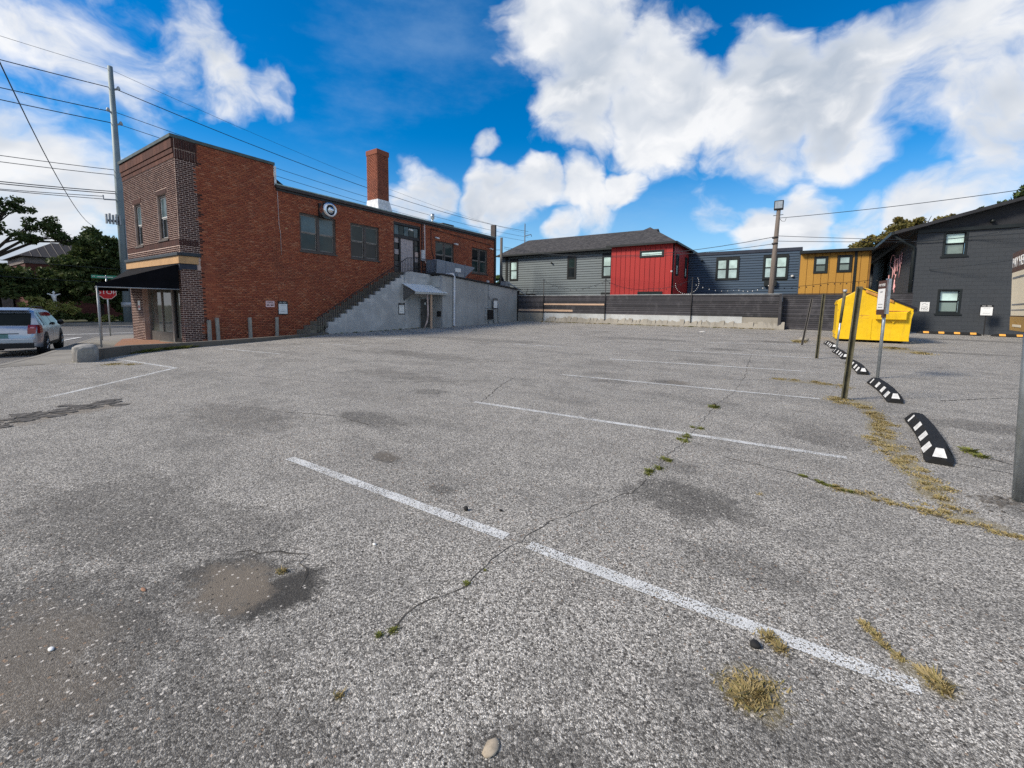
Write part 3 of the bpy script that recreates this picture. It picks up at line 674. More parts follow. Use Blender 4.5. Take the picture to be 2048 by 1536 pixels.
MB().grid([[(-21.0, 4.75, zwalk(-21)+.005), (-21.5, 7.2, zwalk(-21.5)+.005)], [(-24.5, 5.7, zwalk(-24.5)+.005), (-24.5, 7.2, zwalk(-24.5)+.005)], [(-29, 7.0, zwalk(-29)+.005), (-29, 8.6, zwalk(-29)+.005)]]).build('brick_paving', 'brick_paver', **S)
st = bpy.data.objects['street']
for x0, x1, y0, y1 in [(-37.2, -36.9, -20, 6.9), (-41.0, -40.8, -20, 40), (-41.4, -41.2, -20, 40)]:
    MB().quad((x0, y0, -.572), (x1, y0, -.572), (x1, y1, -.572), (x0, y1, -.572)).build('painted_line', 'road_paint', st)
MB().quad((-33.2, 5.2, street_z(-33.2)+.006), (-33.0, 5.3, street_z(-33)+.008), (-37.3, 7.1, -.570), (-37.4, 6.9, -.570)).build('painted_line', 'road_paint', st)
MB().box(-58.6, -57.0, -40, 60, -.75, -.36).build('sidewalk', 'sidewalk_concrete', **S)
MB().quad((-120, -60, -.38), (-58.6, -60, -.38), (-58.6, 80, -.38), (-120, 80, -.38)).build('planting_bed', 'terrain_soil', **S)

# low concrete kerb wall and the block at its end
b = MB(); hs_ = [.31, .27, .20, .18, .16, .12, .08]
for i in range(len(kerb_line)-1):
    (x0, y0), (x1, y1) = kerb_line[i], kerb_line[i+1]; z0, z1 = zlot(x0, y0)+hs_[i], zlot(x1, y1)+hs_[i+1]
    d = Vector((y1-y0, x0-x1, 0)).normalized()*-.24
    b.hexa([(x0, y0, -.4), (x1, y1, -.4), (x1+d.x, y1+d.y, -.4), (x0+d.x, y0+d.y, -.4), (x0, y0, z0), (x1, y1, z1), (x1+d.x, y1+d.y, z1), (x0+d.x, y0+d.y, z0)])
tag(b.build('kerb_wall', 'concrete_kerb', bevel=.02), 'low dirty concrete kerb wall between parking lot and brick building', 'kerb wall')
def rock(name, c, rx, ry, rz, mat, parent=None, seed=0, sub=3):
    import bmesh
    from mathutils import noise as mn
    bm = bmesh.new(); bmesh.ops.create_icosphere(bm, subdivisions=sub, radius=1)
    for v in bm.verts:
        k = 1+.18*mn.noise(v.co*1.7+Vector((seed, 0, 0)))+.06*mn.noise(v.co*6+Vector((seed, 3, 0)))
        p = v.co; q = Vector([math.copysign(abs(t)**.5, t) for t in p]) if parent == 'boxy' else p
        v.co = Vector((q.x*rx*k, q.y*ry*k, q.z*rz*k))+Vector(c)
    me = bpy.data.meshes.new(name); bm.to_mesh(me); bm.free(); me.materials.append(MATS[mat]); me.polygons.foreach_set('use_smooth', [True]*len(me.polygons))
    o = bpy.data.objects.new(name, me); COL.objects.link(o); return o
tag(rock('concrete_block', (-15.95, 3.06, .17), .25, .24, .29, 'concrete_block', 'boxy', 4, 4), 'squat rounded weathered concrete block at the end of the kerb wall', 'block')

# ------------------------------------------------------------------ brick corner building
XB_, YB_, XL_, YE_ = -21.73, 7.28, -28.3, 29.35
bb = thing('brick_building', 'two storey red brick corner building with brown brick front and tall chimney', 'building', ((XB_+XL_)/2, (YB_+YE_)/2, -.2))
FS = Fr((XB_, 0, 0), (0, 1, 0), (0, 0, 1), (1, 0, 0))          # long side wall: u = Y, v = Z
FF = Fr((0, YB_, 0), (1, 0, 0), (0, 0, 1), (0, -1, 0))          # street front: u = X, v = Z
ZP, ZR, BV = 8.48, 7.46, 7.56
W1, W2, W3, W4 = (12.52, 14.58, 4.43, 6.37), (15.52, 17.52, 4.37, 6.36), (22.40, 24.34, 4.40, 6.28), (26.44, 28.44, 4.33, 6.32)
DO = (18.66, 20.96, 3.80, 6.98)
side_holes = [W1, W2, W3, W4, DO]
F1, F2 = (-23.93, -22.87, 4.39, 6.30), (-26.97, -26.0, 4.32, 6.28)
store = (-26.6, -22.05, -.5, 2.75)
front_holes = [F1, F2, store]
backing(FS, YB_, 8.02, -.6, BV, [], 0).build('wall', 'mortar_light', bb); backing(FS, 8.02, 11.29, -.6, ZP-.12, [], 0).build('wall', 'mortar_red', bb); backing(FS, YB_, 8.02, BV, ZP-.12, [], 0).build('wall', 'mortar_light', bb)
backing(FS, 11.29, YE_, -.6, ZR-.1, side_holes, 0, .22).build('wall', 'mortar_red', bb)
backing(FF, XL_, XB_, -.6, ZP-.12, front_holes, 0, .3).build('wall', 'mortar_light', bb)
b = MB(); b.quad((XL_, YB_, -.6), (XL_, YE_, -.6), (XL_, YE_, ZR), (XL_, YB_, ZR)).quad((XL_, YE_, -.6), (XB_, YE_, -.6), (XB_, YE_, ZR), (XL_, YE_, ZR)); b.build('rear_wall', 'mortar_red', bb)
MB().quad((XL_+.1, YB_+.1, ZP-.5), (XB_-.1, YB_+.1, ZP-.5), (XB_-.1, 11.3, ZP-.5), (XL_+.1, 11.3, ZP-.5)).quad((XL_, 11.3, ZR+.25), (XB_+.1, 11.3, ZR-.03), (XB_+.1, YE_, ZR-.03), (XL_, YE_, ZR+.35)).build('roof', 'roof_white', bb)
random_rows = [random.Random(k//9).choice((5, 7, 9)) for k in range(97)]
# toothed edge between the brown return and the red side wall
def tooth(row): return 7.98+.16*((math.sin((row//random_rows[row % 97])*12.9898)*43758.5) % 1)+(.05 if row % 2 else 0)
BV = 7.56
def is_brown(u, v, row): return u < tooth(row) and v < BV
def is_red(u, v, row): return u >= tooth(row) or (v >= BV and u > 8.08)
brick_field(bb, FS, YB_, 8.5, -.5, ZP-.13, [(7, 8.0, 3.08, 3.72)], 'brick_brown', 150, region=is_brown, jt=.024)
brick_field(bb, FS, YB_, 11.29, -.5, ZP-.13, [(7, 8.0, 3.08, 3.72)], 'brick_red', 150, L=.213, region=is_red)
brick_field(bb, FS, 11.29, YE_, -.5, ZR-.12, side_holes, 'brick_red', 0, L=.213)
brick_field(bb, FF, XL_, XB_, -.5, BV, front_holes+[(-29, -21, 3.0, 3.72), (-29, -21, 4.05, 4.28), (F1[0]-.1, F1[1]+.1, 6.3, 6.5), (F2[0]-.1, F2[1]+.1, 6.28, 6.48)], 'brick_brown', 0, jt=.026)
# bands: soldier courses and corbels of larger brick
b = MB()
for k in range(9): 
    for j, (z0, z1) in enumerate(((BV+.02, BV+.36), (BV+.40, ZP-.15))):
        b.fbox(FS, YB_+.02+k*.088, YB_+.02+k*.088+.062, z0, z1, 0, .03+.02*j)
u = XL_
while u < XB_-.05:
    b.fbox(FF, u, min(u+.21, XB_), 4.06, 4.27, 0, .018); u += .222
for h in (F1, F2): b.fbox(FF, h[0]-.08, h[1]+.08, h[3]+.01, h[3]+.2, 0, .02)
for k in range(8): b.fbox(FS, YB_+.02+k*.085, YB_+.08+k*.085, 4.06, 4.27, 0, .018)
b.build('brick_band', 'brick_brown', bb, kind='stuff')
b = MB()
for z0, z1, w in ((BV+.01, BV+.20, .03), (BV+.21, BV+.40, .06), (BV+.41, ZP-.14, .09)):
    u = XL_
    while u < XB_: b.fbox(FF, u, min(u+.40, XB_), z0, z1-.012, 0, w); u += .412
b.build('corbel_band', 'brick_brown_band', bb, kind='stuff')
b = MB(); b.fbox(FF, XL_-.03, XB_+.06, ZP-.13, ZP, -.28, .14).fbox(FS, YB_+.28, 11.33, ZP-.13, ZP, -.28, .06); b.build('parapet_cap', 'cap_metal', bb)
MB().fbox(FS, 11.30, 11.40, ZR-.05, ZP-.15, -.3, .03).build('flashing', 'flashing_white', bb)
MB().prism([(XB_-.12, 11.40, ZR), (XB_-.12, 12.0, ZR), (XB_-.12, 11.40, ZR+.35)], (-.1, 0, 0)).build('cant_flashing', 'roof_dark', bb)
b = MB().fbox(FS, 11.32, YE_, ZR-.16, ZR-.02, .012, .14); b.build('gutter', 'gutter_bronze', bb)
MB().fbox(FS, 11.32, YE_, ZR-.018, ZR+.03, .0, .15).build('gutter_lip', 'gutter_edge', bb)
MB().fbox(FS, 11.36, YE_-.1, ZR-.27, ZR-.165, .01, .05).build('fascia', 'metal_dark', bb)
MB().box(XB_-.35, XB_+.08, YE_-.02, YE_+.2, 3.0, ZP+.02).build('corner_chase', 'gutter_bronze', bb)
MB().box(XL_, XL_+.2, 22, YE_, ZR, ZP+.1).build('rear_parapet', 'roof_white', bb)
# cornice over the shop front
b = MB(); b.fbox(FF, XL_-.02, XB_+.16, 3.60, 3.74, 0, .16).fbox(FS, YB_, 8.0, 3.60, 3.74, 0, .16); b.build('cornice', 'cornice_dark', bb, bevel=.02)
b = MB(); b.fbox(FF, XL_, XB_+.10, 3.29, 3.595, 0, .10).fbox(FS, YB_, 7.9, 3.29, 3.595, 0, .10); b.build('fascia_board', 'fascia_tan', bb)
b = MB(); b.fbox(FF, XL_, XB_+.05, 3.0, 3.285, 0, .06).fbox(FS, YB_, 7.85, 3.06, 3.285, 0, .05); b.build('lintel_panel', 'navy_panel', bb)
# awning: side panel towards the lot, skewed front edge along the street
aw = MB(); A, B_, C_, D_ = Vector((XB_-.06, YB_-.08, 3.25)), Vector((XL_, YB_-.08, 3.25)), Vector((XL_, 6.02, 2.30)), Vector((XB_-.06, 4.60, 2.30))
dn = Vector((0, 0, -.12)); E_, F_ = Vector((XB_-.06, YB_-.08, 2.20)), Vector((XL_, YB_-.08, 2.20))
aw.quad(A, B_, C_, D_).quad(D_, C_, C_+dn, D_+dn).add([A, D_, D_+dn, E_], [(0, 1, 2, 3)]); aw.add([B_, C_, C_+dn, F_], [(0, 1, 2, 3)])
awn = aw.build('awning', 'awning_black', bb)
b = MB(); b.tube([D_+dn*.9, Vector((XB_-.06, 4.60, 2.19)), E_], .022, 6).tube([D_+dn, C_+dn], .022, 6); b.build('valance_rail', 'conduit_grey', awn, True)
for x, y in ((XB_+.0-.06, 4.64), (XL_+.1, 6.05)): MB().tube([(x, y, zwalk(x)), (x, y, 2.22)], .028, 10).build('support_pole', 'conduit_grey', awn, True)
# shop front, set back
sf = MB(); w = -.28
sf.fbox(FF, -26.6, -26.5, -.35, 2.75, -.35, -.2).fbox(FF, -23.55, -23.4, -.35, 2.75, -.35, -.16).fbox(FF, -22.12, -22.05, -.35, 2.75, -.35, -.2).fbox(FF, -26.5, -23.55, 2.6, 2.75, -.35, -.2).fbox(FF, -23.4, -22.12, 2.6, 2.75, -.35, -.2).fbox(FF, -25.03, -24.97, .28, 2.6, -.33, -.24)
sfo = sf.build('shop_window', 'frame_grey', bb)
MB().fbox(FF, -26.5, -23.55, -.35, .28, -.33, -.22).build('stall_riser', 'door_grey', sfo)
for a, c in ((-26.5, -25.03), (-24.97, -23.55)): MB().fbox(FF, a, c, .28, 2.6, -.30, -.285).build('pane', 'glass_store', sfo)
dr = MB().fbox(FF, -23.4, -23.28, -.25, 2.6, -.32, -.22).fbox(FF, -22.24, -22.12, -.25, 2.6, -.32, -.22).fbox(FF, -23.28, -22.24, 2.4, 2.6, -.32, -.22).fbox(FF, -23.28, -22.24, -.25, .05, -.32, -.22).build('shop_door', 'plastic_black', bb)
MB().fbox(FF, -23.28, -22.24, .05, 2.4, -.29, -.28).build('pane', 'glass_store', dr); MB().fbox(FF, -22.4, -22.36, .9, 1.3, -.22, -.17).build('handle', 'galvanised', dr)
ns = MB().fbox(FF, -27.25, -26.95, 1.28, 1.72, .014, .03).build('notice', 'sign_white', bb); MB().fbox(FF, -27.2, -27.0, 1.36, 1.5, .03, .034).build('notice_print', 'sign_red', ns)
# windows
sash_window(bb, FS, *W1, cols=2, panes=('glass_teal', 'glass_shade'), mull=.16)
sash_window(bb, FS, *W2, cols=2, panes=('glass_shade', 'glass_dark'), mull=.16)
sash_window(bb, FS, *W3, cols=2, panes=('glass_shade', 'glass_dark'), mull=.16)
sash_window(bb, FS, *W4, cols=2, panes=('glass_dark', 'glass_shade'), mull=.16)
for h in (F1, F2): sash_window(bb, FF, *h, cols=1, panes=('glass_teal', 'glass_dark'), sash='sash_white', frame='window_brown')
# boarded doorway
u0, u1, v0, v1 = DO
d = MB().fbox(FS, u0, u0+.1, v0, v1, -.2, -.04).fbox(FS, u1-.1, u1, v0, v1, -.2, -.04).fbox(FS, u0+.1, u1-.1, v1-.14, v1, -.2, -.04).fbox(FS, u0+.1, u1-.1, 6.02, 6.2, -.2, -.03).fbox(FS, u0+.5, u0+.62, v0, 6.02, -.2, -.05).fbox(FS, u0+1.72, u0+1.84, v0, 6.02, -.2, -.05).build('boarded_door', 'metal_dark', bb)
for k in range(5):
    a = u0+.1+k*.42; MB().fbox(FS, a+.03, a+.40, 6.23, 6.81, -.14, -.12).build('transom_pane', 'glass_shade' if k % 2 else 'glass_teal', d)
for a, c in ((u0+.62, u0+1.17), (u0+1.18, u0+1.72)): MB().fbox(FS, a, c, v0, 6.0, -.14, -.09-.01*(a > u0+1)).build('board', 'osb', d)
for k, m in enumerate(('door_grey', 'door_grey', 'glass_dark', 'osb', 'glass_dark', 'osb')):
    z = v0+.05+k*.37; MB().fbox(FS, u0+.12, u0+.49, z, z+.33, -.15, -.12).build('sidelight_pane', m, d); MB().fbox(FS, u0+1.86, u0+2.19, z, z+.33, -.15, -.12).build('sidelight_pane', ('door_grey', 'door_grey', 'osb', 'pipe_worn', 'glass_shade', 'glass_dark')[k], d)
MB().fbox(FS, u0-.02, u1+.02, v0-.1, v0-.002, -.2, .05).build('threshold', 'concrete_old', d)
# chimney
CX0, CX1, CY0, CY1 = -23.62, -22.6, 18.18, 19.06
ch = MB().box(CX0, CX1, CY0, CY1, 7.9, 11.1).build('chimney', 'mortar_red', bb)
for F, a, c in ((Fr((CX1, 0, 0), (0, 1, 0), (0, 0, 1), (1, 0, 0)), CY0, CY1), (Fr((0, CY0, 0), (1, 0, 0), (0, 0, 1), (0, -1, 0)), CX0, CX1)):
    brick_field(ch, F, a, c, 8.35, 11.1, [], 'brick_chimney', 0, proud=.01)
b = MB().box(CX0-.04, CX1+.04, CY0-.04, CY1+.04, 11.1, 11.4); b.build('chimney_cap', 'brick_chimney', ch, bevel=.015)
b = MB(); p, q = [(CX0-.02, CY0-.02), (CX1+.02, CY0-.02), (CX1+.02, CY1+.02), (CX0-.02, CY1+.02)], [(CX0-.1, CY0-.1), (CX1+.22, CY0-.1), (CX1+.22, CY1+.25), (CX0-.1, CY1+.25)]
b.hexa([(*k, 7.3) for k in q]+[(*k, 8.35) for k in p]); b.build('chimney_flashing', 'flashing_white', ch)
# wall mounted fittings
fan = MB().fbox(FS, 13.55, 14.30, 6.32, 7.02, .012, .13).build('exhaust_fan', 'metal_dark', bb)
MB().lathe((XB_+.13, 13.95, 6.68), (1, 0, 0), [(0, .40), (.16, .44), (.34, .40), (.42, .38), (.45, .30), (.45, .27), (.32, .25)], 28).build('fan_hood', 'silver_fan', fan, True)
MB().lathe((XB_+.40, 13.95, 6.68), (1, 0, 0), [(0, .27), (.012, .0)], 24).build('fan_gap', 'metal_dark', fan)
MB().lathe((XB_+.42, 13.95, 6.68), (1, 0, 0), [(0, .17), (.12, .17), (.19, .14), (.20, .0)], 24).build('fan_cap', 'silver_fan', fan, True)
b = MB(); b.tube([(XB_+.06, 21.28, 7.2), (XB_+.07, 21.3, 4.7), (XB_+.30, 21.42, 4.4), (XB_+.75, 21.7, 3.95)], .055, 8); b.build('downspout', 'pipe_worn', bb, True)
b = MB(); b.tube([(XB_+.05, 21.05, 7.2), (XB_+.05, 21.07, 4.0)], .04, 6).tube([(XB_+.05, 21.9, 7.0), (XB_+.05, 21.95, 5.6), (XB_+.05, 22.2, 5.0), (XB_+.05, 22.25, 4.2)], .02, 6).tube([(XB_+.05, 21.9, 7.0), (XB_+.05, 28.9, 6.75)], .018, 6); b.build('conduit', 'metal_dark', bb, True)
MB().fbox(FS, 20.98, 21.22, 4.75, 5.45, .012, .16).build('meter_box', 'pipe_white', bb)
MB().fbox(FS, 28.3, 28.55, 3.55, 3.85, .012, .12).build('meter_box', 'pipe_white', bb)
b = MB(); b.tube([(XB_+.03, 11.42, ZR-.3), (XB_+.03, 11.44, 5.6), (XB_+.03, 11.5, 5.1), (XB_+.03, 11.5, 4.1)], .014, 5); b.build('cable', 'pipe_worn', bb, True)
for y, z in ((22.35, 6.45), (24.35, 6.28), (19.9, 6.62), (28.7, 6.45)):
    c = MB().tube([(XB_+.01, y, z), (XB_+.12, y, z+.01)], .05, 8).build('camera_mount', 'white_paint', bb, True); MB().tube([(XB_+.1, y-.05, z+.02), (XB_+.30, y+.14, z-.06)], [.055, .06], 10).build('camera_body', 'white_paint', c, True)
b = MB().tube([(-22.6, 23.0, 7.4), (-22.6, 23.0, 8.1)], .07, 10).tube([(-22.6, 23.0, 7.95), (-22.6, 23.0, 8.3)], .14, 12); b.build('roof_vent', 'galvanised', bb, True)
MB().box(-23.4, -22.5, 24.0, 25.2, 7.4, 7.85).build('roof_curb', 'metal_dark', bb); MB().box(-23.2, -22.3, 20.3, 21.4, 7.4, 7.68).build('roof_hatch', 'metal_dark', bb)
rc = random.Random(3)
b = MB()
for _ in range(26):
    y, z = rc.uniform(8.5, 28.5), rc.uniform(.6, 6.2)
    if any(h[0]-.1 < y < h[1]+.1 and h[2]-.1 < z < h[3]+.1 for h in side_holes): continue
    s_ = rc.uniform(.02, .05); b.fbox(FS, y, y+s_*2.2, z, z+s_, .008, .018)
b.build('mortar_spot', 'fascia_tan', bb, kind='stuff')

# ------------------------------------------------------------------ grey concrete annex with outside stair
XS, XA, YJ, YF = -20.23, -19.2, 20.4, 29.16
an = thing('concrete_annex', 'grey painted concrete annex with outside stair against the brick building', 'annex', (-20.4, 21, .2))
n_st = 17; y_s, z_s, tr_, ri = 12.15, .14, .375, .211
FA = Fr((XS, 0, 0), (0, 1, 0), (0, 0, 1), (1, 0, 0))
poly = [(XS, 12.95, -.2), (XS, 12.95, .45)]
for i in range(2, n_st):
    y = y_s+(i+.35)*tr_
    if y < 12.97: continue
    z = z_s+(i+1)*ri; poly += [(XS, y, poly[-1][2]), (XS, y, z)]
poly += [(XS, 18.6, poly[-1][2]), (XS, 18.6, 3.78), (XS, YJ, 3.70)]
door = (19.40, 20.38, .1, 2.12)
poly += [(XS, YJ, -.2)]
MB().prism(poly, (-.22, 0, 0)).build('stair_wall', 'stair_wall_paint', an)
MB().fbox(FA, 18.15, 18.40, 0, 3.55, 0, .06).build('pilaster', 'stair_wall_paint', an)
for i in range(n_st):
    MB().box(XB_+.02, XS-.225, y_s+i*tr_, y_s+i*tr_+ (tr_+.03 if i < n_st-1 else 2.4), z_s+i*ri-.25 if i else -.2, z_s+(i+1)*ri).build('step', 'step_concrete', an)
MB().box(XS-.02, XA-.2, YJ+.001, YJ+.2, 2.9, 3.62).build('jog_wall', 'annex_light', an)  # sun-facing brightness is put into this paler paint
FX = Fr((XA, 0, 0), (0, 1, 0), (0, 0, 1), (1, 0, 0))
MB().prism([(XA, YJ, -.2), (XA, YF, -.2), (XA, YF, 3.06), (XA, YJ, 3.64)], (-.25, 0, 0)).build('wall', 'annex_paint', an)
MB().box(XS-.02, XA-.251, YJ+.02, YJ+.22, -.2, 2.88).build('wall', 'annex_paint', an)
MB().prism([(XA+.12, YJ-.1, 3.66), (XA+.12, YF+.35, 3.07), (XB_+.03, YF+.35, 3.30), (XB_+.03, YJ-.1, 3.80)], (0, 0, .09)).build('roof', 'roof_dark', an)
MB().box(XB_, XA-.26, YF-.2, YF-.02, -.2, 3.0).build('wall', 'annex_paint', an)
MB().box(XB_+.03, XS-.02, 18.6, 23, 3.58, 3.70).build('landing', 'step_concrete', an)
MB().box(XA-.02, XA+.13, YF-.05, YF+.12, .3, 3.02).build('corner_post', 'metal_dark', an)
db = MB().fbox(FA, 19.34, 19.42, .25, 2.2, .005, .05).fbox(FA, 20.30, 20.38, .25, 2.2, .005, .05).fbox(FA, 19.42, 20.30, 2.10, 2.2, .005, .05).build('door_frame', 'conduit_grey', an)
dd = MB().fbox(FA, 19.42, 20.30, .26, 2.10, .004, .03).build('door', 'door_grey', an); MB().tube([FA.p(19.50, 1.15, .03), FA.p(19.50, 1.15, .09)], .035, 8).build('handle', 'metal_dark', dd, True); MB().fbox(FA, 19.8, 19.92, 1.75, 1.9, .03, .034).build('door_sticker', 'sign_white', dd)
# canopy over the basement door: corrugated sheet on a timber post
cp = MB(); n = 22
top = [[(XS+.02+t*1.2, 17.95+1.75*0+(YJ+.35-17.95)*i/n, 3.02-.52*t+(.018 if i % 2 else 0)) for t in (0, 1)] for i in range(n+1)]
cp.grid(top); can = cp.build('canopy', 'white_paint', an)
MB().box(XS+1.14, XS+1.22, 17.93, YJ+.36, 2.38, 2.50).build('canopy_fascia', 'annex_light', can)
MB().box(XS+1.02, XS+1.12, 19.30, 19.40, .26, 2.44).build('canopy_post', 'wood_raw', can); b = MB().tube([(XS+1.0, 19.1, 2.44), (XS+1.0, 19.15, 1.2), (XS+.95, 19.12, .7), (XS+.85, 19.0, .3)], .05, 7).build('canopy_downpipe', 'pipe_worn', can, True)
MB().prism([(XS+.02, 18.05, 2.85), (XS+.95, 18.05, 2.46), (XS+.02, 18.05, 2.0)], (0, .06, 0)).build('canopy_bracket', 'pole_wood_grey', can)
MB().fbox(Fr((XS, YJ, 0), (1, 0, 0), (0, 0, 1), (0, -1, 0)), .62, .92, 1.0, 1.35, 0, .08).build('wall_box', 'metal_dark', an)
b = MB(); b.tube([(XA-.5, YJ+.9, 3.80), (XA+.02, YJ+1.0, 3.78), (XA+.09, YJ+1.05, 3.62), (XA+.09, YJ+1.02, .42), (XA+.20, YJ+1.02, .36)], .07, 10); b.build('downspout', 'pipe_white', an, True)
b = MB(); b.tube([(XA+.06, 25.25, 3.5), (XA+.06, 25.25, .45)], .03, 6).tube([(XA+.07, 25.9, 2.0), (XA+.07, 25.9, .42)], .055, 8).tube([(XA+.07, 26.45, 1.95), (XA+.07, 26.45, .42)], .03, 6).tube([(XA+.06, 24.9, 1.55), (XA+.06, 24.9, .5)], .025, 6).tube([(XA+.06, 24.85, 1.62), (XA+.06, 26.0, 1.62)], .03, 6); b.build('service_pipe', 'conduit_grey', an, True)
MB().fbox(FX, 25.15, 25.7, .75, 1.45, .01, .14).build('gas_meter', 'plastic_black', an); MB().fbox(FX, 25.3, 25.5, 2.28, 2.44, .01, .10).build('junction_box', 'conduit_grey', an)
# railing: one long handrail with balusters
rl = MB(); top = [(XS-.12, 12.45, .95), (XS-.12, 18.55, 4.62), (XS-.12, 19.3, 4.66), (XS-.12, 22.6, 4.68)]
rl.tube(top, .022, 6); rl.tube([(p[0], p[1], p[2]-.78) for p in top], .016, 5)
ro = rl.build('railing', 'metal_dark', an)
def rail_z(y): return .95+(y-12.45)*(3.67/6.1) if y < 18.55 else 4.64
y = 12.5
while y < 22.6:
    MB().box(XS-.13, XS-.11, y, y+.02, rail_z(y)-(.86 if y > 18.5 else .80), rail_z(y)).build('baluster', 'metal_dark', ro); y += .125
# duct unit on the annex roof
du = thing('duct_unit', 'large grey sheet metal duct unit on the annex roof below the upper windows', 'duct', (-20.7, 23, 3.75))
MB().prism([(-20.3, 21.0, 3.72), (-20.3, 23.7, 3.62), (-20.3, 25.05, 4.50), (-20.3, 25.0, 4.56), (-20.3, 21.1, 4.78)], (-1.0, 0, 0)).build('casing', 'duct_grey', du, bevel=.015)
for yy in (21.9, 22.9, 23.9): MB().prism([(-20.3, yy, 3.72), (-20.3, yy+.03, 3.72), (-20.3, yy+.03, 4.70), (-20.3, yy, 4.70)], (.025, 0, 0)).build('standing_seam', 'duct_grey', du)
MB().box(-20.3, -20.27, 22.85, 23.45, 4.08, 4.34).build('data_plate', 'sign_white', du); MB().box(-20.32, -20.22, 23.1, 23.7, 3.72, 3.95).build('fitting', 'conduit_grey', du)

# ------------------------------------------------------------------ wall signs
def pay_sign(F, u0, u1, v0, v1, label, w=.02, head=.16):
    t = thing('pay_sign', label, 'sign', tuple(F.p((u0+u1)/2, v0, w)), 'pay here notices on walls and stakes')
    hh = (v1-v0)
    MB().fbox(F, u0, u1, v0, v1, w, w+.015).build('backboard', 'sign_black', t)
    MB().fbox(F, u0+.06*(u1-u0), u1-.06*(u1-u0), v0+.07*hh, v1-.2*hh, w+.016, w+.019).build('panel', 'sign_white', t)
    text('PAY HERE', F, (u0+u1)/2, v1-.105*hh, .155*(u1-u0), 'sign_white', t, w+.017)
    b = MB()
    for k in (.24, .70): b.fbox(F, u0+.25*(u1-u0), u1-.25*(u1-u0), v0+k*hh, v0+(k+.02)*hh, w+.0195, w+.021)
    b.build('print_line', 'ink_grey', t); return t
pay_sign(FS, 11.23, 11.72, 1.12, 1.80, 'black framed white notice on the red brick side wall')
pay_sign(FA, 17.66, 18.12, 1.14, 1.83, 'black framed white notice on the grey wall below the outside stair')
pay_sign(FX, 25.62, 26.15, 1.55, 2.30, 'black framed white notice above the pipes at the far end of the grey annex', .2)
t = thing('tow_sign', 'small pale pink notice with black print on the red brick wall', 'sign', (XB_+.02, 10.9, 1.5))
MB().fbox(FS, 10.65, 11.07, 1.50, 1.80, .016, .024).build('panel', 'sign_pink', t)
b = MB(); b.fbox(FS, 10.70, 10.82, 1.57, 1.62, .024, .027).fbox(FS, 10.88, 11.02, 1.57, 1.62, .024, .027).fbox(FS, 10.72, 11.0, 1.70, 1.715, .024, .027).fbox(FS, 10.72, 11.0, 1.74, 1.755, .024, .027); b.build('print_line', 'sign_black', t)
for y, h, lb in ((8.13, .95, 'short weathered grey timber post closest to the brown brick corner'), (8.47, 1.05, 'second weathered grey timber post from the brown brick corner'), (9.82, 1.05, 'weathered grey timber post midway along the front of the red wall'), (11.05, 1.06, 'weathered grey timber post standing under the two wall notices')):
    b = MB(); b.prism([(XB_+.10, y-.07, -.25), (XB_+.22, y-.07, -.25), (XB_+.22, y+.07, -.25), (XB_+.10, y+.07, -.25)], (random.uniform(-.02, .02), random.uniform(-.03, .03), h+.2))
    tag(b.build('timber_post', 'bollard_grey', bevel=.02), lb, 'post', 'timber posts along the brick wall')

# ------------------------------------------------------------------ stop sign and street name
t = thing('stop_sign', 'red octagonal stop sign on a grey post, half hidden by the black awning', 'stop sign', (-33.9, 7.65, zwalk(-33.9)))
bx, by, bz = -33.9, 7.65, zwalk(-33.9)
MB().tube([(bx, by, bz), (bx, by, 3.2)], .035, 8).build('post', 'galvanised', t, True)
dv = Vector((-bx, -by, 0)).normalized(); sd = Vector((0, 0, 1)).cross(dv).normalized()
FT = Fr((bx, by, 2.22), sd, (0, 0, 1), dv)
for nm, r, w, m in (('border', .43, .045, 'sign_white'), ('face', .40, .055, 'sign_red')):
    MB().prism([FT.p(r*math.cos(math.radians(22.5+45*k)), r*math.sin(math.radians(22.5+45*k)), w-.012) for k in range(8)], dv*.012).build(nm, m, t)
text('STOP', FT, 0, 0, .34, 'sign_white', t, .072)
b = MB().fbox(FT, -.62, .62, .80, .98, .0, .012); b.build('street_name_plate', 'sign_green', t); text('W', FT, -.52, .89, .14, 'sign_white', t, .016); MB().fbox(FT, -.38, .3, .86, .90, .012, .015).build('print_line', 'sign_white', t)

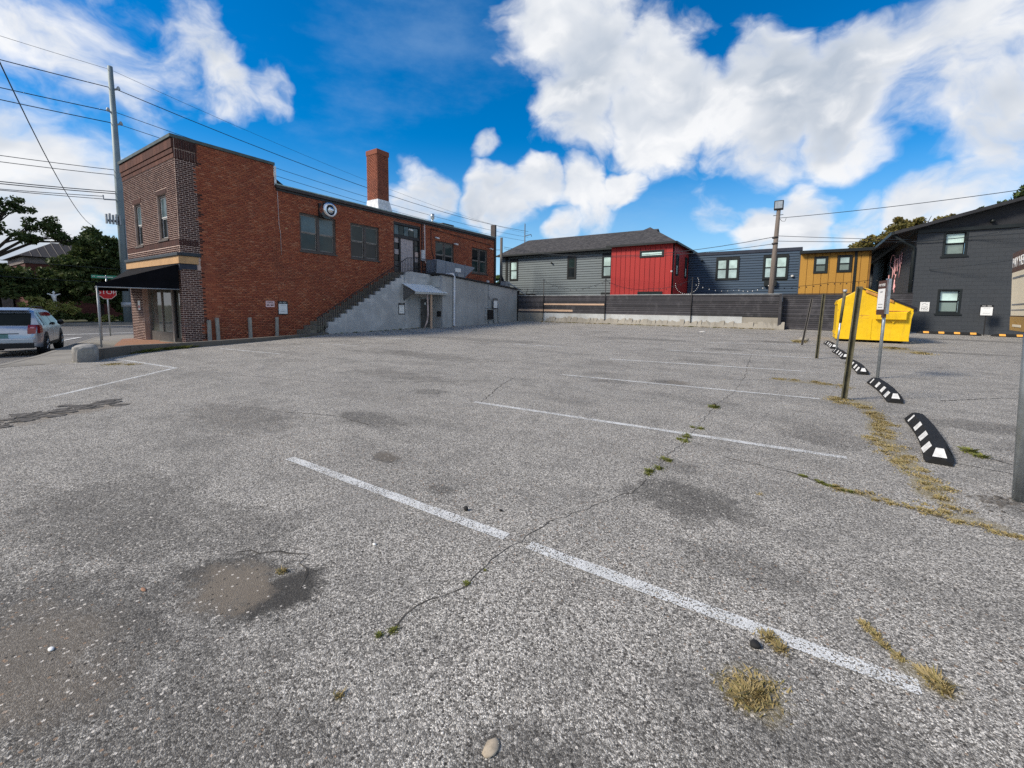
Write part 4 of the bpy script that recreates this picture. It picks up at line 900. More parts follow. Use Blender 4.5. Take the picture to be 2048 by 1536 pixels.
# ------------------------------------------------------------------ parked silver crossover
def make_car():
    ang = math.atan2(.29, -.957)
    base = Vector((-22.9, 3.30, zwalk(-22.9)-.19)); h = Vector((math.cos(ang), math.sin(ang), 0)); l = Vector((-h.y, h.x, 0))
    # right rear wheel touches the road at base; local x forward from the rear bumper, y to the left
    o = base-h*.92+l*.80
    t = thing('parked_car', 'silver crossover car parked by the kerb, seen from its rear right corner', 'car', tuple(o))
    Pt = lambda x, y, z: o+h*x+l*y+Vector((0, 0, z))
    T = lambda x: float(np.interp(x, [0, .03, .10, .20, .42, .55, .75, 1.3, 2.2, 2.9, 3.6, 4.25, 4.6, 4.72, 4.77], [.74, .86, .98, 1.06, 1.44, 1.585, 1.65, 1.69, 1.675, 1.60, 1.14, 1.02, .90, .78, .62]))
    HW = lambda x: float(np.interp(x, [0, .05, .18, .5, 1.0, 3.8, 4.3, 4.6, 4.77], [.70, .80, .87, .905, .92, .91, .87, .78, .62]))
    ZB = lambda x: float(np.interp(x, [0, .25, 4.5, 4.77], [.36, .30, .28, .36]))
    def hw(x, z):
        b_ = HW(x); k = b_*(1-.06*max(0, (.55-z)/.3)**2)
        return k-max(0, z-1.04)*.36-max(0, z-.75)*.03
    def section(x):
        zb, tp = ZB(x), T(x); out = []
        for i in range(9):
            z = zb+(tp-.06-zb)*i/8; out.append((hw(x, z), z))
        e = hw(x, tp-.06)
        for i in range(1, 7):
            a = i/6; out.append((e*(1-a**1.15) if i < 6 else 0, tp-.06+.06*math.sin(a*math.pi/2)**.6))
        return out
    xs = [0, .015, .03, .06, .10, .15, .20, .27, .35, .42, .48, .55, .65, .75, 1.0, 1.3, 1.8, 2.3, 2.6, 2.9, 3.15, 3.4, 3.6, 3.9, 4.25, 4.45, 4.6, 4.68, 4.72, 4.75, 4.77]
    b = MB()
    for sgn in (1, -1):
        b.grid([[Pt(x, sgn*y, z) for y, z in section(x)] for x in xs])
    for x in (0, 4.77):
        sct = section(x); b.add([Pt(x, y, z) for y, z in sct]+[Pt(x, -y, z) for y, z in reversed(sct[:-1])], [tuple(range(2*len(sct)-1))])
    b.grid([[Pt(x, -hw(x, ZB(x)), ZB(x)), Pt(x, hw(x, ZB(x)), ZB(x))] for x in xs])
    body = b.build('body', 'car_silver', t, True, True)
    bv = body.modifiers.new('edge', 'EDGE_SPLIT'); bv.split_angle = math.radians(48)
    def xr(z): return float(np.interp(z, [.74, .86, .98, 1.06, 1.44, 1.585], [0, .03, .10, .20, .42, .55]))
    def rear(y0, y1, z0, z1, off, name, mat, parent=t, n=6):
        g = [[Pt(xr(z0+(z1-z0)*i/n)-off, y0+(y1-y0)*j/n, z0+(z1-z0)*i/n) for j in range(n+1)] for i in range(n+1)]
        return MB().grid(g).build(name, mat, parent, True)
    rear(-.66, .66, 1.09, 1.50, .016, 'rear_window', 'glass_car')
    sp_ = MB().hexa([Pt(.40, -.62, 1.58), Pt(.40, .62, 1.58), Pt(.72, .62, 1.655), Pt(.72, -.62, 1.655), Pt(.36, -.60, 1.605), Pt(.36, .60, 1.605), Pt(.72, .60, 1.69), Pt(.72, -.60, 1.69)]); MB.build(sp_, 'spoiler', 'car_silver', t, bevel=.01)
    def sidep(x0, x1, zf0, zf1, off, name, mat, sgn, parent=t, n=8):
        g = [[Pt(x0+(x1-x0)*i/n, sgn*(hw(x0+(x1-x0)*i/n, z)+off), z) for z in [zf0(x0+(x1-x0)*i/n)+(zf1(x0+(x1-x0)*i/n)-zf0(x0+(x1-x0)*i/n))*j/4 for j in range(5)]] for i in range(n+1)]
        return MB().grid(g).build(name, mat, parent, True)
    up = lambda x: min(1.52, T(x)-.12)
    for sgn in (-1, 1):
        for a, c in ((.78, 1.16), (1.20, 2.10), (2.16, 3.12)):
            sidep(a, c, lambda x: 1.06, lambda x: max(1.07, up(x)), .007, 'side_window', 'glass_car', sgn)
        tl = sidep(.09, .44, lambda x: .80+.10*(x-.1), lambda x: 1.10-.12*max(0, x-.2), .014, 'taillight', 'tail_red', sgn)
        g = [[Pt(xr(z)-.014, sgn*(.60+.22*j/4-(.02 if j == 4 else 0)), z) for j in range(5)] for z in (.80, .88, .96, 1.02, 1.10)]
        MB().grid(g).build('lens', 'tail_red', tl, True)
        MB().grid([[Pt(xr(z)-.018, sgn*(.66+.1*j), z) for j in range(2)] for z in (.98, 1.04)]).build('reverse_lens', 'tail_lens', tl)
        sidep(.95, 3.75, lambda x: .29, lambda x: .42, .012, 'sill_cladding', 'plastic_black', sgn)
        m = MB(); m.lathe(Pt(3.02, sgn*1.02, 1.10), h, [(-.09, .0), (-.07, .08), (.04, .10), (.10, .05), (.11, 0)], 10); mo = m.build('mirror', 'plastic_black', t, True)
        hd = MB(); 
        for x in (1.75, 2.78): hd.box(0, 0, 0, 0, 0, 0) if False else hd.hexa([Pt(x+a, sgn*(hw(x, .93)+w_), .93+c) for a, c, w_ in ((-.1, -.015, 0), (.1, -.015, 0), (.1, -.015, .03), (-.1, -.015, .03), (-.1, .015, 0), (.1, .015, 0), (.1, .015, .03), (-.1, .015, .03))])
        hd.build('door_handle', 'car_silver', t)
        sm = MB()
        for x in (1.18, 2.13, 3.2): sm.grid([[Pt(x+k, sgn*(hw(x, z)+.004), z) for k in (0, .012)] for z in (.45, .6, .75, .9, 1.05)])
        sm.build('door_seam', 'plastic_black', t)
        for wx in (.92, 3.78):
            cw = Pt(wx, sgn*.80, .345); ax = l*sgn
            MB().lathe(Pt(wx, sgn*.70, .40), ax, [(0, .43), (HW(wx)+.006-.70, .43), (HW(wx)+.008-.70, 0)], 26).build('wheel_arch', 'plastic_black', t)  # black disc stands in for the shaded hollow, the arch is not cut
            wh = MB().lathe(cw, ax, [(-.1, .20), (-.1, .33), (-.07, .345), (.11, .345), (.135, .33), (.135, .235)], 28).build('wheel', 'tyre', t, True)
            r_ = MB().lathe(cw, ax, [(.115, .24), (.125, .225), (.06, .20), (.05, .0)], 24)
            for k in range(5):
                a = k*2*math.pi/5; e = h*math.cos(a)+Vector((0, 0, 1))*math.sin(a); r_.tube([cw+ax*.11, cw+ax*.12+e*.225], [.04, .03], 6)
            r_.build('rim', 'rim_alloy', wh, True)
    MB().grid([[Pt(-.012+.012*abs(y/.7)**3, y, z) for y in [-.74+.148*i for i in range(11)]] for z in (.30, .36, .44, .47)]).build('bumper_valance', 'plastic_black', t)
    MB().hexa([Pt(-.03, -.72, .47), Pt(-.03, .72, .47), Pt(.05, .80, .47), Pt(.05, -.80, .47), Pt(-.03, -.72, .64), Pt(-.03, .72, .64), Pt(.05, .80, .66), Pt(.05, -.80, .66)]).build('bumper', 'car_silver', t, bevel=.03)
    rear(-.40, .40, .80, .82, .02, 'tailgate_trim', 'plastic_black')
    pl = MB().hexa([Pt(-.02, -.16, .66), Pt(-.02, .16, .66), Pt(.0, .16, .66), Pt(.0, -.16, .66), Pt(.012, -.16, .81), Pt(.012, .16, .81), Pt(.03, .16, .81), Pt(.03, -.16, .81)]); pl.build('licence_plate', 'plate_green', t)
    rr = MB()
    for sgn in (1, -1): rr.tube([Pt(.9, sgn*.60, 1.67), Pt(1.1, sgn*.60, 1.73), Pt(2.5, sgn*.60, 1.71), Pt(2.75, sgn*.60, 1.64)], .018, 6)
    rr.build('roof_rail', 'plastic_black', t, True)
make_car()

# ------------------------------------------------------------------ utility pole, wires
px0, py0 = -57.6, 14.5
t = thing('utility_pole', 'very tall tapered grey steel utility pole behind the brick corner building', 'utility pole', (px0, py0, -.4))
MB().tube([(px0, py0, -.5), (px0, py0, 12), (px0, py0, 24.6)], [.40, .33, .20], 14).build('shaft', 'steel_pole', t, True)
b = MB()
for z, s_ in ((22.6, 1), (20.3, -1), (19.3, 1)): b.tube([(px0, py0, z-.15), (px0+.25, py0+s_*.45, z)], .09, 6).lathe((px0+.25, py0+s_*.45, z-.1), (0, 0, 1), [(0, .12), (.15, .16), (.3, .1), (.4, .0)], 8)
b.build('insulator', 'conduit_grey', t, True)
b = MB().tube([(px0, py0, 11.9), (px0+.2, py0-1.25, 11.7), (px0+.2, py0-1.3, 12.1)], .07, 6).tube([(px0, py0, 9.8), (px0+.2, py0-1.1, 9.7)], .12, 6); b.build('bracket', 'conduit_grey', t, True)
for k in range(5): MB().box(px0+.1, px0+.4, py0-1.25+.25*k, py0-1.12+.25*k, 9.4, 10.3+.1*(k % 2)).build('antenna', 'conduit_grey', t)
b = MB().tube([(px0+.4, py0+.2, 0), (px0+.38, py0+.2, 10)], .06, 6).lathe((px0, py0, 1.2), (0, 0, 1), [(0, .42), (.0, .5), (.5, .5), (.5, .42)], 12); b.build('conduit', 'conduit_grey', t, True)
wg = 'overhead wires at the utility pole'
for lab, a, b_, sag in (('topmost thin wire left of the tall steel pole', (px0, -14, 23.6), (px0, py0, 24.3), .3), ('thick upper wire left of the tall steel pole', (px0, -14, 20.6), (px0, py0, 22.6), .2), ('second thick wire left of the tall steel pole', (px0, -14, 18.4), (px0, py0-.4, 20.3), .25), ('third thick wire left of the tall steel pole', (px0, -14, 17.6), (px0, py0+.3, 19.3), .25),
                   ('topmost thin wire running from steel pole behind the brick building', (px0, py0, 24.3), (px0, 92, 20), 1.6), ('thick wire from steel pole passing over the chimney', (px0, py0+.4, 22.6), (px0, 92, 20.6), 1.9), ('second wire from steel pole just above the brick roof', (px0, py0, 20.4), (px0, 92, 19.2), 1.4), ('third wire from steel pole low above the brick roof', (px0, py0+.4, 19.3), (px0, 92, 18.2), 1.3),
                   ('upper of the pair of cables left of pole mid height', (px0, -14, 13.3), (px0, py0, 14.8), .5), ('lower of the pair of cables left of pole mid height', (px0, -14, 12.7), (px0, py0, 14.3), .5), ('thick communication cable at the antenna bracket', (px0, -14, 11.2), (px0, py0, 12.7), .6), ('communication cable just under the thick one', (px0, -14, 10.8), (px0, py0, 12.5), .5), ('lowest cable ending on the pole bracket arm', (px0, -14, 10.1), (px0, py0-1.3, 12.0), .5), ('sagging cable between the low communication cables', (px0, -14, 10.4), (px0, py0, 11.9), .5)):
    wire('overhead_wire', lab, a, b_, sag, .017 if 'thin' in lab else (.04 if 'thick' in lab else .03), 'wire', wg)
wire('cross_street_wire', 'steep single wire slanting down across the left sky to the trees', (-16, .8, 11.5), (-66, 14.0, 10.2), 1.5, .022)
for lab, z in (('thin low wire in front of the dark trees, upper', 5.3), ('thin low wire in front of the dark trees, lower', 3.9)): wire('street_wire', lab, (-57.8, 3, z), (px0, py0, z+.2-.5), .05, .02)

# ------------------------------------------------------------------ fence on its concrete base
FN = Fr((0, YF, 0), (1, 0, 0), (0, 0, 1), (0, -1, 0))
rw = thing('retaining_wall', 'low patched concrete retaining wall under the dark board fence', 'wall', (-10, YF, .5))
def base_z(x): return zlot(x, YF)-.3
MB().fbox(FN, -19.08, -16.75, .2, 1.27, -.25, .06).build('old_concrete', 'concrete_old', rw)
MB().fbox(FN, -16.74, -2.96, .2, 1.27, -.25, .05).build('white_render', 'wall_white', rw)
MB().fbox(FN, -2.95, -1.0, .2, 1.25, -.25, .055).build('old_concrete', 'concrete_old', rw)
b = MB()
for i in range(60):
    x = -16.4+i*.26; h_ = random.uniform(.04, .24); b.add([FN.p(x, .3, .08), FN.p(x+.28, .3, .08), FN.p(x+.28, .3, .35), FN.p(x, .3, .35), FN.p(x, .80+h_, .052), FN.p(x+.28, .80+random.uniform(.04, .24), .052), FN.p(x+.28, .62, .30), FN.p(x, .62, .30)], [(4, 5, 6, 7), (7, 6, 2, 3), (0, 3, 7, 4), (1, 5, 6, 2)])
b.build('rubble_bank', 'concrete_old', rw)
fe = thing('board_fence', 'dark stained horizontal board fence on a concrete base with tall thin posts', 'fence', (-10, YF, 1.2))
posts = [-19.05, -16.70, -11.65, -5.87, -1.05]
n_b = 10; z0, z1 = 1.28, 2.60; hh = (z1-z0)/n_b
for k in range(len(posts)-1):
    for i in range(n_b):
        a, c = posts[k], posts[k+1]
        for s_, e_ in (((a, (a+c)/2+random.uniform(-.4, .4)),) if False else ((a+.01, c-.01),)):
            j = random.uniform(-.004, .004); piece('board', 'board_dark', fe, FN, s_, e_, z0+i*hh+.006+j, z0+(i+1)*hh-.014+j, .03, .055+random.uniform(0, .012))
piece('board', 'wood_raw', fe, FN, -16.66, -11.72, 1.885, 2.0, .058, .085, label='pale new board of the dark fence, upper one')
piece('board', 'wood_raw', fe, FN, -19.02, -14.2, 1.40, 1.54, .058, .085, label='pale new board of the dark fence, lower one')
MB().fbox(FN, -19.04, -1.01, z0, z1-.01, -.03, .02).build('backing', 'trim_black', fe); MB().fbox(FN, -19.05, -1.0, z1-.005, z1+.035, -.02, .09).build('top_rail', 'conduit_grey', fe)
for x, zt in ((-16.70, 3.78), (-11.65, 3.68), (-5.87, 3.62)):
    p_ = MB().tube([FN.p(x, .45, .12), FN.p(x, zt, .10)], .028, 6).build('post', 'metal_dark', fe, True); MB().lathe(FN.p(x, zt, .10), (0, 0, 1), [(0, .05), (.06, .05), (.09, 0)], 8).build('post_cap', 'metal_dark', p_)
MB().fbox(FN, -1.12, -.98, .4, 2.62, .02, .16).build('end_post', 'board_dark', fe)
f2 = thing('gate_fence', 'tall dark slatted board fence reaching the ground behind the yellow dumpster', 'fence', (.8, YF+.3, .6))
F2_ = Fr((0, YF+.25, 0), (1, 0, 0), (0, 0, 1), (0, -1, 0))
for i in range(17):
    a = .62+i*.1165; piece('board', 'board_dark', f2, F2_, -.97, 4.6, a+.004, a+.105, .0, .02+random.uniform(0, .015))
MB().fbox(F2_, -.97, 4.6, 2.60, 2.64, -.03, .05).build('top_rail', 'metal_dark', f2); MB().fbox(F2_, -.97, 4.6, .4, 2.58, -.06, -.02).build('backing', 'trim_black', f2)
def string_lights(name, label, pts, sags, nb, bulb=.03, bm='bulb_glass'):
    t = thing(name, label, 'string lights', pts[0]); w = MB(); B = MB()
    for (a, c), s_ in zip(zip(pts, pts[1:]), sags):
        a, c = Vector(a), Vector(c); q = [a.lerp(c, i/16)-Vector((0, 0, s_*4*(i/16)*(1-i/16))) for i in range(17)]; w.tube(q, .012, 4)
        for i in range(nb):
            k = (i+.5)/nb; p_ = a.lerp(c, k)-Vector((0, 0, s_*4*k*(1-k)+.05)); B.lathe(p_, (0, 0, -1), [(0, .01), (.02, bulb), (.06, bulb), (.08, 0)], 6)
    w.build('cable', 'wire_black', t, True); B.build('bulbs', bm, t, True, kind='stuff')
string_lights('string_lights', 'string lights sagging between two thin posts before the grey house', [(-16.70, YF-.05, 3.75), (-11.65, YF-.05, 3.62)], [.6], 10, .03, 'metal_dark')
string_lights('string_lights', 'string lights sagging across the red house front', [(-11.65, YF-.05, 3.62), (-9.0, YF+1.5, 3.1), (-5.87, YF-.05, 3.6)], [.25, .2], 6, .03, 'metal_dark')
string_lights('string_lights', 'string lights low across the blue house', [(-5.87, YF+.1, 3.4), (-3.8, YF+4.0, 3.15), (-1.6, YF+.5, 3.3)], [.25, .25], 7, .026)
string_lights('string_lights', 'string lights across the mustard house above the dark fence', [(-1.5, YF+.6, 3.05), (1.4, YF+4, 3.45), (3.9, YF+6, 3.75)], [.08, .08], 8, .035, 'metal_dark')
t = thing('light_wreath', 'ring of white globe lights above the fence by the red house corner', 'string lights', (-6.6, YF+1.6, 2.9)); B = MB()
for k in range(22):
    a = math.pi*(1.0+k/21*1.15); p_ = Vector((-6.55+.75*math.cos(a), YF+1.6, 3.45+.72*math.sin(a))); B.lathe(p_, (0, 0, -1), [(0, .01), (.02, .022), (.04, .022), (.055, 0)], 6)
B.build('bulbs', 'bulb_glass', t, True, kind='stuff'); MB().tube([(-6.55+.75*math.cos(math.pi*(1+k/20*1.15)), YF+1.6, 3.46+.72*math.sin(math.pi*(1+k/20*1.15))) for k in range(21)], .012, 4).build('cable', 'wire_black', t)

# ------------------------------------------------------------------ houses behind the fence
def siding(parent, F, u0, u1, v0, v1, holes, mat, exp, name='siding_board'):
    v = v0
    while v < v1-.02:
        top = min(v+exp, v1)
        for a, c in cut(u0, u1, v, top, holes): piece(name, mat, parent, F, a, c, v+.04, top+.004, -.005, .03, 'lap')
        v += exp
def panels(parent, F, u0, u1, v0, v1, holes, mat, wid, name='panel', gap=.034):
    n = max(1, round((u1-u0)/wid)); d = (u1-u0)/n
    for i in range(n):
        a, c = u0+i*d+gap/2, u0+(i+1)*d-gap/2; vs_ = [(v0, v1)]
        segs = [(a, c, v0, v1)]
        for h in holes:
            ns_ = []
            for (p, q, r, s_) in segs:
                if h[1] <= p or h[0] >= q or h[3] <= r or h[2] >= s_: ns_.append((p, q, r, s_)); continue
                if h[2] > r: ns_.append((p, q, r, h[2]))
                if h[3] < s_: ns_.append((p, q, h[3], s_))
                if h[0] > p: ns_.append((p, h[0], max(r, h[2]), min(s_, h[3])))
                if h[1] < q: ns_.append((h[1], q, max(r, h[2]), min(s_, h[3])))
            segs = ns_
        for p, q, r, s_ in segs:
            if q-p > .02 and s_-r > .02: piece(name, mat, parent, F, p, q, r, s_, 0, .02)
YG, YR, YBL, YM = 34.0, 32.5, 37.7, 37.4
gh = thing('grey_house', 'long grey clapboard house with dark shingle hip roof behind the fence', 'house', (-18, 37, .5))
FG = Fr((0, YG, 0), (1, 0, 0), (0, 0, 1), (0, -1, 0))
g_holes = [(-23.28, -22.34, 4.2, 6.06), (-17.2, -16.35, 4.2, 6.08), (-14.0, -13.1, 4.22, 6.04)]
MB().quad((-24.2, YG, 0), (-12.3, YG, 0), (-12.3, YG, 6.6), (-24.2, YG, 6.6)).quad((-24.2, YG, 0), (-24.2, 41, 0), (-24.2, 41, 6.6), (-24.2, YG, 6.6)).build('wall', 'charcoal_soffit', gh)  # dark sheet behind the boards, its colour paints the shadow lines between laps
siding(gh, FG, -24.2, -12.55, 2.3, 6.55, g_holes, 'siding_grey', .205)
MB().fbox(FG, -23.75, -23.5, 2.4, 6.5, 0, .06).build('downspout', 'trim_black', gh)
for i, h in enumerate(g_holes): sash_window(gh, FG, *h, frame='trim_black', sash='trim_black', panes=('glass_blind_sky', 'glass_curtain_sky') if i != 1 else ('glass_shade', 'glass_dark'), proud=.065, trim=.12)
b = MB(); e0, e1, ey0, ey1, zr0, rz_ = -24.6, -10.5, YG-.45, 41.2, 6.55, 8.45
b.add([(e0, ey0, zr0), (e1, ey0, zr0), (e1, ey1, zr0), (e0, ey1, zr0), (-24.6+1.2, 37.5, rz_), (e1, 37.5, rz_)], [(0, 1, 5, 4), (2, 3, 4, 5), (3, 0, 4), (1, 2, 5), (3, 2, 1, 0)])
b.build('roof', 'shingles', gh); MB().box(e0, -12.7, ey0-.1, ey0, zr0-.12, zr0+.02).build('gutter', 'trim_black', gh); MB().box(e0, -12.7, ey0, YG, zr0-.09, zr0-.005).build('soffit', 'trim_black', gh)
MB().tube([(-18.74, YG-.02, 5.62), (-18.7, YG-.2, 5.66)], .07, 8).build('wall_light', 'trim_black', gh, True)
for k, x in enumerate((-21.9, -21.3, -20.6)): MB().tube([(x, YG-.3, 2.7), (x+.25, YG-.3, 3.4)], .02, 5).build('stake_light', 'trim_black', gh, True)
MB().fbox(FG, -22.3, -20.4, 2.55, 2.95, .05, .1).build('lower_window_head', 'trim_black', gh); MB().fbox(FG, -14.0, -12.7, 2.6, 3.0, .05, .1).build('lower_window_head', 'trim_black', gh)
rh = thing('red_house', 'red vertical panel house wing with shingle hip roof and narrow windows', 'house', (-10.3, 35, .5))
FR_ = Fr((0, YR, 0), (1, 0, 0), (0, 0, 1), (0, -1, 0)); FRS = Fr((-8.04, 0, 0), (0, 1, 0), (0, 0, 1), (1, 0, 0))
r1, r2 = (-10.40, -8.63, 5.50, 6.01), (-10.45, -8.62, 2.1, 2.98)
s1, s2 = (33.55, 34.35, 4.2, 5.8), (36.45, 37.2, 4.2, 5.85)
b = MB().quad((-12.6, YR, 0), (-8.04, YR, 0), (-8.04, YR, 6.5), (-12.6, YR, 6.5)).quad((-8.04, YR, 0), (-8.04, 41, 0), (-8.04, 41, 6.5), (-8.04, YR, 6.5)).quad((-12.6, YR, 0), (-12.6, YG, 0), (-12.6, YG, 6.5), (-12.6, YR, 6.5)); b.build('wall', 'red_joint', rh)
panels(rh, FR_, -12.6, -8.12, 1.8, 6.3, [r1, r2], 'panel_red', .36); panels(rh, FRS, YR+.05, 38.2, 1.8, 6.3, [s1, s2], 'panel_red', .40)
b = MB().fbox(FR_, -12.62, -8.0, 6.3, 6.5, 0, .03).fbox(FR_, -12.62, -12.52, 1.8, 6.3, 0, .03).fbox(FR_, -8.12, -8.01, 1.8, 6.3, 0, .03).fbox(FRS, YR, YR+.1, 1.8, 6.3, 0, .03).fbox(FRS, YR+.1, 38.2, 6.3, 6.5, 0, .03); b.build('corner_trim', 'panel_red', rh)
sash_window(rh, FR_, *r1, frame='trim_black', sash='trim_black', panes=('glass_blind_sky', 'glass_blind_sky'), proud=.065, rows=1, trim=.1); sash_window(rh, FR_, *r2, frame='trim_black', sash='trim_black', panes=('glass_shade', 'glass_shade'), proud=.065, rows=1, trim=.1)
for h in (s1, s2): sash_window(rh, FRS, *h, frame='trim_black', sash='trim_black', panes=('glass_shade', 'glass_blind_sky'), proud=.065, trim=.1)
b = MB(); x0, x1, y0, y1, zz = -12.95, -7.72, YR-.32, 39.4, 6.5
b.add([(x0, y0, zz), (x1, y0, zz), (x1, y1, zz), (x0, y1, zz), (-11.25, 37.6, 8.66), (-11.24, 37.62, 8.66)], [(0, 1, 4), (1, 2, 5, 4), (2, 3, 5), (3, 0, 4, 5), (3, 2, 1, 0)])
b.build('roof', 'shingles', rh)
MB().box(x0-.02, x1+.02, y0-.06, y0, zz-.12, zz+.02).box(x1, x1+.06, y0, y1, zz-.12, zz+.02).build('gutter', 'trim_black', rh)
MB().tube([(-7.98, YR+.12, 6.4), (-7.98, YR+.12, 2)], .06, 8).build('downspout', 'trim_black', rh, True); MB().tube([(-7.97, 38.1, 6.4), (-7.97, 38.1, 2)], .06, 8).build('downspout', 'trim_black', rh, True)
MB().lathe((-8.0, YR-.12, 4.35), (0, 0, 1), [(0, .06), (.1, .08), (.12, 0)], 8).build('wall_light', 'white_paint', rh)
bl = thing('blue_house', 'dark blue clapboard flat roofed house with paired black windows', 'house', (-4, 39, .5))
FB = Fr((0, YBL, 0), (1, 0, 0), (0, 0, 1), (0, -1, 0)); bh = [(-5.91, -4.25, 4.02, 5.73), (-2.66, -1.04, 4.01, 5.74)]
MB().box(-8.0, -.35, YBL, 44, 0, 6.2).build('wall', 'trim_black', bl); siding(bl, FB, -7.98, -.35, 2.3, 6.02, bh, 'siding_blue', .195)  # black wall colour stands for shade in the gaps under the blue boards
MB().box(-8.05, -.25, YBL-.06, 44.1, 6.03, 6.27).build('parapet', 'navy_panel', bl); MB().fbox(FB, -.42, -.30, 2.3, 6.02, .0, .035).build('corner_trim', 'siding_blue', bl)
for h in bh: sash_window(bl, FB, *h, cols=2, frame='trim_black', sash='trim_black', panes=('glass_blind_sky', 'glass_curtain_sky'), proud=.065, trim=.12, mull=.12)
MB().tube([(-7.0, YBL-.02, 5.6), (-6.9, YBL-.2, 5.64)], .06, 8).build('wall_light', 'trim_black', bl, True); MB().lathe((-.75, YBL-.1, 4.15), (0, 0, 1), [(0, .08), (.1, .1), (.14, 0)], 8).build('wall_light', 'white_paint', bl); MB().box(-2.5, -1.7, YBL-.25, YBL-.03, 3.5, 3.85).build('speaker_box', 'trim_black', bl)
mh = thing('mustard_house', 'mustard yellow panel house with two small black windows', 'house', (1.2, 39, .5))
FM = Fr((0, YM, 0), (1, 0, 0), (0, 0, 1), (0, -1, 0)); mw = [(.47, 1.28, 4.33, 5.50), (1.80, 2.60, 4.36, 5.52)]
MB().box(-.33, 3.6, YM, 44, 0, 5.8).build('wall', 'mustard_joint', mh); panels(mh, FM, -.33, 3.5, 2.0, 5.72, mw, 'panel_mustard', .41)
for h in mw: sash_window(mh, FM, *h, frame='trim_black', sash='trim_black', panes=('glass_curtain_sky', 'glass_blind_low'), proud=.065, trim=.11)
MB().box(-.4, 4.2, YM-.35, 44, 5.78, 5.9).build('roof', 'trim_black', mh); MB().box(-.4, 4.2, YM-.4, YM-.35, 5.72, 5.92).build('gutter', 'trim_black', mh)
MB().box(2.72, 2.86, YM-.07, YM-.021, 2, 5.75).build('downspout', 'trim_black', mh)

# ------------------------------------------------------------------ charcoal block building on the right
XK, YK = 4.72, 30.6
kb = thing('charcoal_building', 'charcoal painted block building with black windows and a wide overhanging roof', 'building', (9, 36, .5))
FK = Fr((0, YK, 0), (1, 0, 0), (0, 0, 1), (0, -1, 0)); FKS = Fr((XK, 0, 0), (0, -1, 0), (0, 0, 1), (-1, 0, 0))
kw = [(5.72, 6.60, 4.52, 5.74), (5.73, 6.60, 1.61, 2.86), (10.6, 11.5, 4.52, 5.74)]
backing(FK, XK, 16, -.2, 5.80, kw, -.006, .2).build('wall', 'block_charcoal', kb); MB().quad((XK+.01, YK, -.2), (XK+.01, 50, -.2), (XK+.01, 50, 5.8), (XK+.01, YK, 5.8)).build('wall', 'block_charcoal', kb)
cnt = []
for r in range(29):
    v = .02+r*.2; off = .2 if r % 2 else 0; u = XK-off
    while u < 12.0:
        for a, c in cut(max(u, XK), min(u+.4, 12), v, v+.2, kw): cnt.append((a, c-.006, v, min(v+.194, 5.79)))
        u += .4
cnt.sort(key=lambda q: q[0]+.0001*q[2])
for a, c, d_, e in cnt[:300]: piece('block', 'block_charcoal', kb, FK, a, c+.003, d_, e+.003, -.008, 0, 'chamfer')
b = MB()
for a, c, d_, e in cnt[300:]: b.fbox(FK, a, c, d_, e, -.012, 0)
if cnt[300:]: b.build('blockwork', 'block_charcoal', kb, kind='stuff')
b = MB()
for r in range(29):
    v = .02+r*.2; y = -50+(.2 if r % 2 else 0)
    while y < -YK: b.fbox(FKS, y, min(y+.394, -YK), v, v+.194, -.01, .003); y += .4
b.build('blockwork', 'block_charcoal', kb, kind='stuff')
for h in kw: sash_window(kb, FK, *h, frame='trim_black', sash='trim_black', panes=('glass_blind_sky', 'glass_blind_low'), wf=.02, trim=.075, back=.1)
# gable roof: ridge runs along Y, eave overhangs the painted sign wall
RZ = lambda x: 5.83+(x-3.85)*.272
def slab(x0, x1, y0, y1, th, up_=0.): return MB().hexa([(x0, y0, RZ(x0)-th+up_), (x1, y0, RZ(x1)-th+up_), (x1, y1, RZ(x1)-th+up_), (x0, y1, RZ(x0)-th+up_), (x0, y0, RZ(x0)+up_), (x1, y0, RZ(x1)+up_), (x1, y1, RZ(x1)+up_), (x0, y1, RZ(x0)+up_)])
slab(3.75, 12, YK-.55, 50, .16, .06).build('roof', 'charcoal_soffit', kb)
MB().hexa([(12, YK-.55, RZ(12)-.1), (20.2, YK-.55, RZ(3.8)-.1), (20.2, 50, RZ(3.8)-.1), (12, 50, RZ(12)-.1), (12, YK-.55, RZ(12)+.06), (20.2, YK-.55, RZ(3.8)+.06), (20.2, 50, RZ(3.8)+.06), (12, 50, RZ(12)+.06)]).build('roof', 'charcoal_soffit', kb)
MB().prism([(XK, YK-.006, 5.78), (19.2, YK-.006, 5.78), (12, YK-.006, RZ(12)-.12), (XK, YK-.006, RZ(XK)-.12)], (0, .1, 0)).build('gable', 'charcoal_soffit', kb)
MB().fbox(FK, XK, 16, 5.74, 5.90, .008, .10).build('belt_trim', 'trim_black', kb); MB().tube([(7.35, YK-.02, 6.12), (7.35, YK-.2, 6.08)], .08, 8).build('wall_light', 'trim_black', kb, True)
MB().box(3.62, 3.74, YK-.5, 50, 5.68, 5.85).build('gutter', 'trim_black', kb)
b = MB(); b.tube([(3.72, YK-.35, 5.72), (4.2, YK-.2, 5.30), (4.62, YK-.05, 5.05), (4.64, YK-.02, 4.8), (4.64, YK-.02, .6)], .085, 8); b.build('downspout', 'trim_black', kb, True)
MB().tube([(4.62, 46.2, 5.6), (4.62, 46.2, .6)], .25, 8).build('downspout', 'trim_black', kb, True)
for y in (37.6, 41.0): MB().box(XK-.03, XK+.02, y, y+.9, 3.7, 5.2).build('side_window', 'trim_black', kb)
MB().box(4.6, 4.69, 40.2, 49.9, .2, 5.6).build('board_cladding', 'brown_boards', kb)
t = thing('neon_sign', 'pink neon script sign reading Stay on the charcoal side wall', 'neon sign', (XK-.1, 35.5, 4.5))
